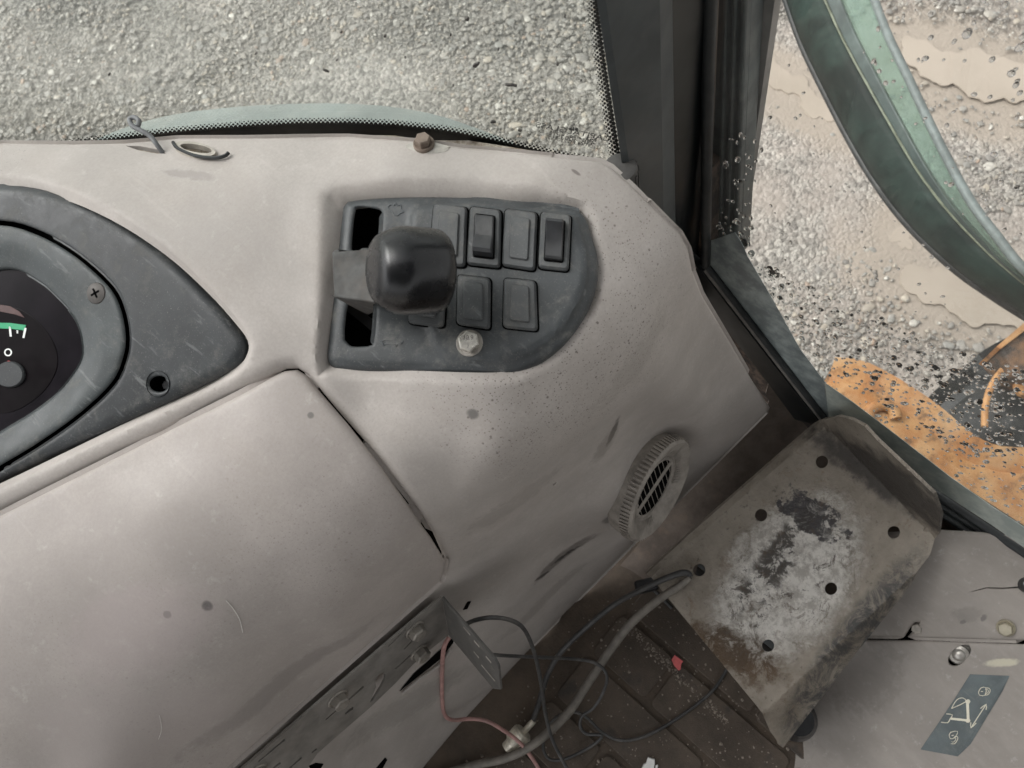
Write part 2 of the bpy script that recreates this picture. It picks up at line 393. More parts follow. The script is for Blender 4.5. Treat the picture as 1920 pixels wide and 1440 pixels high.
# ================================================================== SETTING
GZ = -0.95
PUDDLES = [  # (pixel outline on the ground)
    [(1420, 105), (1455, 110), (1500, 150), (1540, 185), (1570, 200), (1575, 218), (1540, 222), (1515, 215), (1500, 190), (1455, 165), (1425, 150)],
    [(1665, 415), (1700, 405), (1715, 430), (1705, 465), (1690, 470), (1675, 450)],
    [(1690, 510), (1740, 500), (1800, 498), (1850, 520), (1900, 560), (1960, 600), (1960, 640), (1890, 600), (1840, 610), (1780, 588), (1720, 560), (1690, 540)],
    [(1690, 55), (1760, 90), (1850, 100), (1940, 130), (1940, 190), (1850, 185), (1800, 170), (1730, 150), (1700, 110)],
]
def build_ground():
    t = NT('wet_gravel_soil')
    n = t.noise(1.1, 5, .6); c = t.mix(t.ramp(n, .35, .65), (.29, .278, .25), (.375, .358, .325))
    n2 = t.noise(5, 6, .7); c = t.mix(t.ramp(n2, .5, .7, 0, .7), c, (.43, .395, .355))
    n4 = t.noise(2.2, 5, .7); c = t.mix(t.ramp(n4, .52, .68, 0, .55), c, (.22, .205, .19))
    v = t.voro(70); sc = t.n('ShaderNodeSeparateColor'); t.l(v.outputs['Color'], sc.inputs[0])
    g = t.ramp(sc.outputs[0], 0, 1, .55, 1.5); mm = t.n('ShaderNodeVectorMath', operation='SCALE'); t.l(c, mm.inputs[0]); t.l(g, mm.inputs['Scale']); c = mm.outputs[0]
    v2 = t.voro(150); d = t.math('ADD', v.outputs['Distance'], t.math('MULTIPLY', v2.outputs['Distance'], .6))
    sx = t.n('ShaderNodeSeparateXYZ'); t.l(t.co, sx.inputs[0]); mm_ = t.math('MULTIPLY', t.ramp(sx.outputs[1], .9, 1.7, 1, 0), t.ramp(t.noise(3.2, 6, .7), .38, .6, .15, .85)); c = t.mix(mm_, c, (.335, .295, .258))
    for q in PUDDLES:
        w_ = on_z(np.array(q, float), np.full(len(q), GZ))[:, :2]; cw = w_.mean(0); ev, vec = np.linalg.eigh(np.cov((w_ - cw).T))
        mk_ = t.spot((*cw, GZ), [((vec[0, k], vec[1, k], 0), math.sqrt(ev[k]) * 3.1 + .05) for k in (0, 1)], .3, 7); c = t.mix(mk_, c, (.345, .30, .25)); mm_ = t.math('MAXIMUM', mm_, mk_)
    t.bsdf(c, t.ramp(n2, .4, .7, .3, .7), 0, .5, t.bump(t.math('MULTIPLY', t.math('SUBTRACT', 1.0, d), t.math('SUBTRACT', 1.15, mm_)), .9, .012))
    N = 160; xs = np.sign(np.linspace(-1, 1, N)) * np.abs(np.linspace(-1, 1, N)) ** 2.6 * 60
    X, Y = np.meshgrid(xs + 1.2, xs + 1.2, indexing='ij')
    Z = GZ + .012 * np.sin(X * 3.1 + .7 * np.sin(Y * 2.3)) * np.cos(Y * 2.7 + X) - .01
    V = np.stack([X, Y, Z], -1).reshape(-1, 3); Fs = []
    i, j = np.meshgrid(np.arange(N - 1), np.arange(N - 1), indexing='ij'); a = (i * N + j).ravel()
    Fs = np.stack([a, a + N, a + N + 1, a + 1], 1)
    o = link('ground', mesh_from(V, Fs, 'ground'), t.m, None, True); tag(o, 'wet grey gravel yard around the machine', 'ground', kind='structure')
    # puddles
    tp = NT('muddy_water'); n = tp.noise(3, 5, .6); cc = tp.mix(tp.ramp(n, .3, .7), (.355, .308, .252), (.41, .357, .298))
    tp.bsdf(cc, .22, 0, .5, tp.bump(tp.noise(14, 3), .05, .01))
    polys = []
    for q, lab in zip(PUDDLES, ('narrow tan puddle on the gravel beside the dark pillar strip', 'small teardrop of muddy water below the green open pane', 'large milky tan puddle beside the orange steps', 'tan puddle seen through the rainy glass beyond the green open pane')):
        ql = densify(chaikin(q, 2), 4); a = np.array(ql); th_ = np.arange(len(a)) / len(a) * 2 * math.pi; gr = grow(a, 1) - a; wob = sum(am * np.sin(th_ * fq + rng.uniform(0, 6)) for am, fq in ((5, 3), (4, 7), (2.5, 13), (1, 23), (.5, 41))); a = a + gr * wob[:, None]; w = on_z(a, np.full(len(a), GZ - .004)); polys.append(w[:, :2])
        me = mesh_from(list(w) + list(w - [0, 0, .004]), [tuple(range(len(a)))] + [(k, (k + 1) % len(a), len(a) + (k + 1) % len(a), len(a) + k) for k in range(len(a))]); fix_normals(me)
        tag(link('puddle', me, tp.m), lab, 'puddle', kind='structure')
    # loose stones, one mass
    ts = NT('gravel_stone'); at = ts.n('ShaderNodeAttribute', attribute_name='tint'); n = ts.noise(90, 4)
    c = ts.mix(ts.ramp(n, .3, .7, .2, .6), at.outputs['Color'], (.2, .18, .16), 'MIX')
    ts.bsdf(c, ts.ramp(ts.noise(20, 2), .3, .7, .25, .65), 0, .5, ts.bump(n, .3, .002))
    pal = np.array([[.31, .30, .27], [.36, .35, .32], [.42, .40, .355], [.24, .235, .22], [.50, .45, .37], [.70, .68, .62], [.42, .31, .23], [.32, .325, .305]])
    pr = np.array([.20, .22, .18, .12, .10, .08, .02, .08])
    def stones(sub, nf, ns, med, sig, lo, hi, sink):
        bm = bmesh.new(); bmesh.ops.create_icosphere(bm, subdivisions=sub, radius=1); bv = np.array([v.co[:] for v in bm.verts]); bf = np.array([[v.index for v in f.verts] for f in bm.faces]); bm.free()
        px = np.concatenate([np.stack([rng.uniform(-150, 1350, nf), rng.uniform(-120, 330, nf)], 1), np.stack([rng.uniform(1360, 2050, ns), rng.uniform(-100, 900, ns)], 1)])
        w = on_z(px, np.full(len(px), GZ)); kept = np.ones(len(w), bool)
        prob = np.ones(len(w))
        for q in polys: prob = np.minimum(prob, np.clip((-sdist(w[:, :2], q) - .004) / .16, 0, 1) ** .8)
        kept &= rng.random(len(w)) < prob
        band = np.sin(w[:, 0] * 4.1 + 1.5 * np.sin(w[:, 1] * 3.3)) + .8 * np.sin(w[:, 1] * 6.2 + w[:, 0] * 2) + .5 * np.sin(w[:, 0] * 13 + w[:, 1] * 9)
        kept &= (rng.random(len(w)) < np.where(px[:, 0] > 1360, np.where(band > .2, .06, .6), np.where(band > 1.0, .45, 1.0))); w = w[kept]; n = len(w)
        size = np.clip(rng.lognormal(math.log(med), sig, n), lo, hi)
        sc3 = rng.uniform(.65, 1.3, (n, 3)) * np.array([1, 1, .27]); ang = rng.uniform(0, 6.28, n)
        defo = 1 + (.20 * rng.standard_normal((32, len(bv), 1)) if sub == 1 else sum(.13 * np.sin((bv[None] @ rng.normal(0, 1.6, (32, 3, 1))) + rng.uniform(0, 6.28, (32, 1, 1))) for _ in range(3))); shp = bv[None] * defo; pick = rng.integers(0, 32, n)
        v = shp[pick] * sc3[:, None, :] * size[:, None, None]; cs, sn = np.cos(ang)[:, None], np.sin(ang)[:, None]
        vx = v[..., 0] * cs - v[..., 1] * sn; vy = v[..., 0] * sn + v[..., 1] * cs
        v = np.stack([vx, vy, v[..., 2]], -1) + w[:, None, :] + np.stack([np.zeros(n), np.zeros(n), -size * sink - .004], -1)[:, None, :]
        col = pal[rng.choice(8, n, p=pr)] * rng.uniform(.8, 1.2, (n, 1)) * np.array([1, .995, .98])
        return v.reshape(-1, 3), (bf[None] + (np.arange(n) * len(bv))[:, None, None]).reshape(-1, 3), np.repeat(np.concatenate([col, np.ones((n, 1))], 1), len(bv), 0)
    v1, f1, c1 = stones(1, 26000, 15000, .0046, .38, .002, .010, .1); v2, f2, c2 = stones(2, 7000, 3600, .0066, .40, .0045, .020, .12)
    v = np.concatenate([v1, v2]); f = np.concatenate([f1, f2 + len(v1)]); cc_ = np.concatenate([c1, c2])
    me = bpy.data.meshes.new('gravel'); me.vertices.add(len(v)); me.vertices.foreach_set('co', v.astype(np.float32).ravel())
    me.loops.add(f.size); me.loops.foreach_set('vertex_index', f.astype(np.int32).ravel()); me.polygons.add(len(f))
    me.polygons.foreach_set('loop_start', np.arange(0, f.size, 3, dtype=np.int32)); me.polygons.foreach_set('use_smooth', np.ones(len(f), bool)); me.update(calc_edges=True)
    ca = me.color_attributes.new('tint', 'FLOAT_COLOR', 'POINT'); ca.data.foreach_set('color', cc_.astype(np.float32).ravel())
    tag(link('gravel', me, ts.m), 'loose grey and tan gravel stones scattered over the yard', 'gravel', kind='stuff')
build_ground()

# cab floor with its raised rubber pads
def build_floor():
    t = NT('dirty_floor'); n = t.noise(12, 6, .7); c = t.mix(t.ramp(n, .3, .7), (.060, .046, .035), (.118, .091, .069))
    n2 = t.noise(60, 5, .7); c = t.mix(t.ramp(n2, .5, .75, 0, .5), c, (.11, .093, .075))
    t.bsdf(c, t.ramp(n, .3, .7, .6, .85), 0, .3, t.bump(t.noise(260, 4), .5, .002))
    t2 = NT('rubber_mat'); n = t2.noise(9, 6, .7); c = t2.mix(t2.ramp(n, .3, .7), (.058, .046, .036), (.120, .094, .073))
    n3 = t2.noise(18, 4, .6); c = t2.mix(t2.ramp(n3, .55, .7, 0, .7), c, (.036, .033, .032))
    n2 = t2.noise(420, 3); c = t2.mix(t2.ramp(n2, .55, .75, 0, .4), c, (.14, .12, .1))
    t2.bsdf(c, .72, 0, .35, t2.bump(t2.noise(600, 3), .5, .0015))
    fl = prism('floor', [(-1.5, -1.09, 0), (.398, -1.09, 0), (.398, .10, 0), (.27, .24, 0), (-.15, .88, 0), (-1.5, .88, 0)], (0, 0, -.03), t.m); tag(fl, 'brown dirt-covered cab floor under the rubber pads', 'floor', kind='structure')
    m0 = None; k = 0
    for i in range(9):
        x1 = .104 - i * .0868; x0 = x1 - .077; ys = .099 + .0028 * i if i else .097
        y = ys
        for L in ((.228, .2, .17) if i % 2 == 0 else (.105, .2, .2)):
            rect = [(x0, y), (x1, y), (x1, y - L), (x0, y - L)]; r = .010; pts = []
            for (cx, cy), (sx, sy), a0 in zip(rect, ((1, -1), (-1, -1), (-1, 1), (1, 1)), (180, 90, 0, -90)):
                for q in (0, 30, 60, 90):
                    a = math.radians(a0 - q); pts.append((cx + sx * r + r * math.cos(a), cy + sy * r + r * math.sin(a), 0))
            p = np.array(pts); cen = p.mean(0); ins = cen + (p - cen) * np.array([1 - .0016 / (x1 - x0) * 2, 1 - .0016 / L * 2, 1])
            kk = len(p); V = list(p + [0, 0, -.002]) + list(p + [0, 0, .0032]) + list(ins + [0, 0, .0045])
            Fs = [(a, (a + 1) % kk, kk + (a + 1) % kk, kk + a) for a in range(kk)] + [(kk + a, kk + (a + 1) % kk, 2 * kk + (a + 1) % kk, 2 * kk + a) for a in range(kk)] + [tuple(range(2 * kk, 3 * kk))]
            me = mesh_from(V, Fs); fix_normals(me); link('mat_pad', me, t2.m, fl); y -= L + .0095
    # sill wall under the side window and the bulkhead strip behind the dashboard
    return t.m
M_floor = build_floor()

def build_light_blockers():
    o = prism('roof_light_blocker', [(.44, -.12, 1.72), (-.15, .28, 1.72), (-.58, 1.0, 1.72), (-.72, 1.38, 1.72), (-1.5, 1.38, 1.72), (-1.5, -1.1, 1.72), (.44, -1.1, 1.72)], (0, 0, .06), simple('blocker_lining', (.16, .155, .15), .9, bump=0))  # unseen roof, outline shaped for the cab light and gauge reflection
    tag(o, 'flat cab roof with dark lining overhead', 'roof')
    o = prism('rear_light_blocker', [(-1.5, -1.1, -.03), (.44, -1.1, -.03), (.44, -1.1, 1.1), (-1.5, -1.1, 1.1)], (0, -.05, 0), bpy.data.materials['blocker_lining']); tag(o, 'dark lined rear wall of the cab behind the operator', 'wall')  # unseen low wall added to hold back light from the rear
build_light_blockers()

# ================================================================== DASHBOARD
PANEL = chaikin([(640, 378), (660, 370), (760, 364), (900, 366), (1020, 378), (1082, 390), (1098, 402), (1108, 440), (1121, 480), (1120, 525), (1105, 575), (1070, 630), (1030, 668), (985, 692), (945, 704), (880, 703), (760, 697), (640, 694), (615, 688), (607, 670), (612, 620), (624, 520), (634, 420)], 2)
BEZEL = crom([(0, 342), (100, 360), (200, 402), (300, 470), (380, 545), (435, 608), (456, 640), (454, 668), (432, 692), (350, 735), (200, 807), (100, 855), (0, 903), (-150, 972), (-300, 1040), (-400, 1040), (-450, 970), (-440, 850), (-350, 650), (-220, 460), (-110, 365)], 4)
COVER_EDGE = [(-640, 1275), (-300, 1108), (-150, 1037), (0, 962), (100, 912), (300, 811), (440, 742), (505, 706), (530, 694), (552, 692), (572, 704), (600, 738), (650, 795), (720, 882), (775, 955), (815, 1015), (838, 1060)]
BRK_LINE = [(838, 1066), (832, 1092), (640, 1262), (440, 1437), (300, 1560), (180, 1670)]
shell_ctrl = [
    (-640, 300, .80), (-300, 280, .80), (0, 266, .80), (300, 262, .80), (600, 256, .80), (900, 278, .795), (1140, 306, .783),
    (-300, 330, .815), (0, 310, .815), (300, 330, .815), (500, 320, .812), (750, 310, .806), (1000, 325, .796), (1120, 350, .782),
    (150, 370, .829), (300, 440, .820), (430, 560, .802), (480, 650, .787), (400, 735, .766), (200, 835, .755), (0, 930, .745), (-300, 1075, .742), (-560, 1000, .77), (-560, 600, .81), (-300, 400, .825),
    (540, 400, .806), (555, 550, .792), (565, 660, .778),
    (605, 360, .806), (820, 340, .803), (595, 720, .767), (800, 722, .760), (980, 712, .752), (1110, 620, .748), (1150, 500, .760), (1140, 400, .775),
    (1230, 400, .755), (1290, 462, .722), (1302, 510, .690), (1320, 555, .635), (1370, 640, .49), (1410, 710, .36), (1447, 768, .25),
    (1215, 500, .742), (1225, 600, .703), (1190, 690, .675), (1290, 640, .60), (1330, 720, .45), (1270, 760, .50), (1380, 780, .30),
    (680, 760, .750), (760, 830, .733), (880, 800, .735), (1000, 760, .727), (1090, 720, .712),
    (850, 900, .690), (960, 860, .695), (1060, 800, .68), (1150, 750, .650),
    (860, 1000, .60), (950, 930, .63), (1050, 870, .60), (1140, 810, .575),
    (900, 1050, .46), (1000, 980, .465), (1090, 915, .45), (1175, 855, .43), (1250, 820, .335),
    (950, 1110, .31), (1050, 1035, .29), (1140, 965, .355), (1220, 900, .32), (1300, 840, .26),
    (1000, 1160, .13), (1100, 1070, .12), (1180, 990, .25), (1260, 925, .215), (1350, 850, .20),
    (1200, 1012, .06), (1130, 1083, .02), (1060, 1153, .0), (990, 1225, 0), (925, 1295, 0), (860, 1365, 0), (800, 1437, 0), (740, 1510, 0), (1280, 935, .10), (1400, 815, .22),
    (838, 1062, .515), (832, 1092, .462), (740, 1176, .462), (640, 1262, .477), (440, 1437, .512), (300, 1560, .535),
    (870, 1150, .345), (880, 1230, .20), (780, 1240, .33), (700, 1380, .235), (600, 1420, .36), (500, 1540, .36), (760, 1420, .11),
]
shell_z = tps(shell_ctrl, .0004); shell_pos = hsurf(shell_z)
def s_at(px, py, zf=None):
    a = np.array([[px, py]], float); p, n = normals_of(shell_pos if zf is None else zf, a); return p[0], n[0]

dash = empty('dashboard', P(900, 1000, 0.0), 'dusty mauve-grey moulded dashboard wrapping round the switch panel', 'dashboard')
def smear(px, py, qx, qy, wid, col, amt, na=.5):
    a, na_ = s_at(px, py); b, _ = s_at(qx, qy); m_, n = s_at((px + qx) / 2, (py + qy) / 2)
    d = b - a; L = np.linalg.norm(d) / 2; d = d / np.linalg.norm(d); w = np.cross(n, d)
    return (m_, [(d, L), (w, wid), (n, .05)], col, amt, na)
stains = [
    smear(985, 1095, 1130, 985, .020, (.13, .115, .105), .75, .35), smear(1030, 1062, 1088, 1020, .008, (.035, .032, .03), .95, .9),
    smear(1000, 1090, 1035, 1068, .006, (.05, .045, .042), .85, .4), smear(1130, 985, 1165, 960, .014, (.10, .09, .085), .6, .4),
    smear(1138, 840, 1160, 782, .007, (.07, .063, .058), .8, .4), smear(1120, 870, 1150, 800, .018, (.2, .18, .16), .5, .4),
    smear(1110, 800, 1280, 560, .022, (.29, .265, .24), .35, .9), smear(870, 1010, 1060, 880, .03, (.27, .245, .225), .4, .8),
    smear(872, 770, 900, 782, .0055, (.16, .15, .14), .95, .25), smear(560, 775, 590, 782, .003, (.15, .14, .13), .9, .3),
    smear(1070, 316, 1090, 330, .0018, (.18, .16, .15), .9, .2), smear(1120, 520, 1105, 600, .008, (.2, .18, .16), .6, .5),
    smear(920, 1210, 1120, 1040, .025, (.22, .2, .18), .4, .5), smear(640, 1400, 900, 1240, .05, (.25, .235, .215), .5, .5),
    smear(290, 320, 420, 335, .006, (.26, .24, .225), .5, .8),
]
M_shell = mauve('mauve_dash_plastic', stains, speck=tuple(s_at(1100, 660)[0]))
SHELL = [(-640, 302), (-300, 282), (0, 266), (130, 267), (230, 265), (330, 257), (450, 257), (560, 255), (650, 255), (790, 264), (870, 276), (960, 284), (1060, 294), (1125, 301), (1148, 312), (1190, 350), (1240, 400), (1278, 438), (1294, 468), (1301, 505), (1320, 555), (1370, 640), (1410, 710), (1447, 768),
         (1400, 815), (1330, 885), (1260, 955), (1200, 1012), (1130, 1083), (1060, 1153), (990, 1225), (925, 1295), (860, 1365), (800, 1437), (740, 1510), (620, 1650), (180, 1690)] + BRK_LINE[::-1][1:] + COVER_EDGE[::-1]
HOLE_R = ellipse(368, 285, 36, 11, .16, 20); HOLE_S = [(235, 273), (262, 274), (300, 281), (312, 288), (295, 288), (260, 282)]
SLITS = [[(872, 1142), (880, 1128), (882, 1128), (874, 1142)], [(1037, 908), (1043, 903), (1044, 906), (1039, 911)], ]
panel_grow = [tuple(v) for v in grow(PANEL, 18)]; CVG = [tuple(v) for v in grow(COVER_EDGE + BRK_LINE[1:] + [(-640, 1700)], 24)]; POCKET = [(598, 352), (640, 338), (760, 326), (900, 328), (1020, 345), (1100, 378), (1125, 420), (1000, 580), (760, 640), (670, 680), (590, 718)]; bez_grow = [tuple(v) for v in grow(BEZEL, 16)]
sheet('shell', SHELL, shell_pos, M_shell, dash, step=13, holes=[PANEL, BEZEL, HOLE_R, HOLE_S] + SLITS, rnd=(9, .004), thick=.004,
      feats=[(panel_grow, 18, -.006), (POCKET, 34, -.011), (bez_grow, 16, -.007), (CVG, 24, -.006)],
      extra=[densify([tuple(v) for v in grow(PANEL, r)], 9) for r in (6, 12, 18, 26, 33)] + [densify([tuple(v) for v in grow(BEZEL, r)], 9) for r in (6, 11, 16)])
sheet('gap_light_backing', [(-640, 1200), (0, 880), (560, 610), (560, 350), (740, 350), (740, 690), (900, 1050), (870, 1110), (840, 1130), (760, 1000), (560, 740), (0, 1040), (-640, 1360)], lifted(shell_pos, off=-.045), M_void, dash, step=30, thick=.003)  # black sheet added to stop light showing through the dash gaps
# bulge over the vent and the soft flute to its right stay in shell_ctrl; the removable cover
cov_ctrl = [(-640, 1275, .735), (-300, 1108, .738), (0, 962, .748), (300, 811, .757), (540, 693, .772), (600, 738, .763), (720, 882, .722), (800, 990, .64), (838, 1060, .535),
            (832, 1092, .472), (640, 1262, .487), (440, 1437, .522), (300, 1560, .545), (180, 1670, .56), (-640, 1700, .62),
            (480, 800, .765), (300, 950, .755), (0, 1080, .745), (620, 900, .735), (450, 1000, .735), (200, 1150, .725), (-200, 1300, .72), (-640, 1450, .71),
            (700, 1000, .685), (560, 1120, .675), (330, 1300, .665), (100, 1450, .66), (760, 1060, .62), (640, 1180, .60), (450, 1350, .59), (250, 1530, .60), (0, 1600, .64)]
cov_pos = hsurf(tps(cov_ctrl, .0004))
c_at = lambda x, y: s_at(x, y, cov_pos)
def csmear(px, py, qx, qy, wid, col, amt, na=.5):
    a, _ = c_at(px, py); b, _ = c_at(qx, qy); m_, n = c_at((px + qx) / 2, (py + qy) / 2); d = b - a; L = np.linalg.norm(d) / 2; d /= np.linalg.norm(d)
    return (m_, [(d, L), (np.cross(n, d), wid), (n, .05)], col, amt, na)
M_cover = mauve('mauve_cover_plastic', [csmear(376, 1140, 400, 1132, .006, (.10, .095, .09), .95, .3), csmear(305, 1155, 322, 1150, .004, (.16, .15, .14), .9, .4), csmear(575, 778, 590, 780, .003, (.17, .16, .15), .9, .3),
    csmear(100, 1250, 420, 1120, .05, (.42, .36, .355), .4, .4), csmear(0, 1420, 500, 1320, .06, (.38, .335, .32), .5, .4), csmear(300, 1440, 760, 1110, .02, (.24, .22, .205), .55, .4)], base=(.405, .368, .345))
COVER = COVER_EDGE + BRK_LINE[1:] + [(-640, 1700)]
cover = sheet('access_cover', COVER, cov_pos, M_cover, dash, step=13, rnd=(14, .007), thick=.005)
tag(cover, 'broad lift-off cover panel with dark chips')
# thin scratches on the cover
M_scr = simple('scratch', (.62, .60, .57), .6, bump=0)
def on_surf(pos, pts, off=.0006):
    a = np.array(pts, float); p, n = normals_of(pos, a); return p + n * off
tube('scratch', on_surf(cov_pos, [(424, 1125), (437, 1140), (449, 1160), (455, 1185)]), .00035, M_scr, cover, 5)
tube('scratch', on_surf(cov_pos, [(299, 1340), (303, 1365), (297, 1385)]), .00025, M_scr, cover, 5)

# recessed ring and slit in the dash top
def top_ring():
    pos = lifted(shell_pos, off=.003)
    t = simple('aged_ring', (.42, .39, .34), .7, dust=((.2, .17, .13), .6))
    o = sheet('ring', ellipse(368, 284, 40, 13, .17, 28), pos, t, dash, step=8, holes=[ellipse(371, 283, 30, 7.5, .17, 24)], thick=.006)
    pit = lifted(shell_pos, off=-.016)
    sheet('pocket_base', ellipse(368, 283, 46, 18, .16, 24), pit, simple('rusty_pit', (.16, .12, .09), .9), o, step=10, thick=.002)
    sheet('slot_base', [(225, 262), (320, 270), (322, 300), (225, 290)], pit, M_well, dash, step=10, thick=.002)
    tube('loose_seal', on_surf(shell_pos, [(328, 272), (338, 284), (370, 297), (405, 301), (425, 297), (432, 291)], .003), .0016, M_rubber, o, 6)
top_ring()
wh = empty('wire_hook', s_at(300, 285)[0], 'bent grey wire eye standing out of the slot below the windscreen', 'wire')
p0, n0 = s_at(304, 286); hk = lambda x, y, h: s_at(x, y)[0] + np.array([0, 0, h])
tube('wire', [hk(303, 288, -.012), hk(304, 283, .004), hk(298, 272, .012), hk(285, 266, .016), hk(272, 260, .018), hk(270, 251, .02), hk(280, 249, .021), hk(287, 254, .02), hk(282, 262, .018)], .0022, simple('grey_wire', (.15, .155, .16), .5), wh, 8)
def dash_bolt():
    c, n = s_at(795, 272); o = slab('screw_seat', [(x + random.uniform(-3, 3), y + random.uniform(-1, 1)) for x, y in ellipse(802, 277, 40, 11, .05, 26)], shell_pos, .0007, simple('pale_dust_seat', (.40, .385, .35), .9, dust=((.3, .27, .23), .6)), dash, 5, .0005)
    hexbolt('bolt', c + n * .001, n, .0065, .008, simple('rusty_bolt', (.20, .16, .13), .6, .4), dash, 1.35, .3)
dash_bolt()

# ---- round air vent on the knee wall
def build_vent():
    c = P(1211, 906, .33); n = np.array([.13, -.95, .22]); n /= np.linalg.norm(n)
    # image ellipse: half axes along the wall; solve size from the projected long axis
    c = c + n * .006
    a, b, n = frame(n)          # a: along wall, b: up the wall
    Rr = .071; mv = simple('vent_plastic', (.275, .25, .222), .6, dust=((.32, .29, .255), .5)); 
    v = empty_part('air_vent', c, dash)
    prof = [(Rr * .97, -.016), (Rr * 1.0, .0), (Rr, .004), (Rr * .98, .015), (Rr * .94, .018), (Rr * .80, .015), (Rr * .62, .0075), (Rr * .60, .006)]
    lathe('ring', c, n, prof, mv, v, 72, cap=False)
    # knurling: one rib mesh, many pieces on the rim
    for k in range(78):
        t = k / 78 * 2 * math.pi; d = a * math.cos(t) + b * math.sin(t); e = -a * math.sin(t) + b * math.cos(t)
        box('rib', c + d * (Rr - .0004) + n * .009, (d, e, n - d * .1), (.0016, .0013, .0060), mv, v)
    for k in range(78):
        t = (k + .5) / 78 * 2 * math.pi; d = a * math.cos(t) + b * math.sin(t); e = -a * math.sin(t) + b * math.cos(t)
        if .15 < (t / (2 * math.pi)) % .5 < .33: continue
        box('inner_rib', c + d * Rr * .72 + n * .0117, (d * .92 + n * .36, e, n), (Rr * .09, .0007, .0010), mv, v)
    lathe('throat', c - n * .004, n, [(Rr * .63, 0), (Rr * .60, .010)], M_void, v, 40, cap=True)
    lathe('grille_rim', c, n, [(Rr * .60, .004), (Rr * .60, .0075), (Rr * .545, .0075), (Rr * .545, .003)], mv, v, 48, cap=False)
    rot = math.radians(-8); u = a * math.cos(rot) + b * math.sin(rot); w = -a * math.sin(rot) + b * math.cos(rot)
    rr = Rr * .55
    for k in range(-4, 5):
        x = k * rr / 4.6; hl = math.sqrt(max(0, rr * rr - x * x))
        box('slat', c + u * x + n * .0042, (u * .75 + n * .35, w, n), (.0010, hl, .0018), mv, v)
    box('crossbar', c + n * .0058 + w * .001, (u, w, n), (rr, .0042, .0014), mv, v, .0006)
    tag(v, 'round ribbed air vent on the knee wall')
def empty_part(name, loc, parent):
    o = bpy.data.objects.new(name, None); o.location = tuple(loc); COL.objects.link(o); o.parent = parent
    o.matrix_parent_inverse = world_of(parent).inverted(); return o
build_vent()

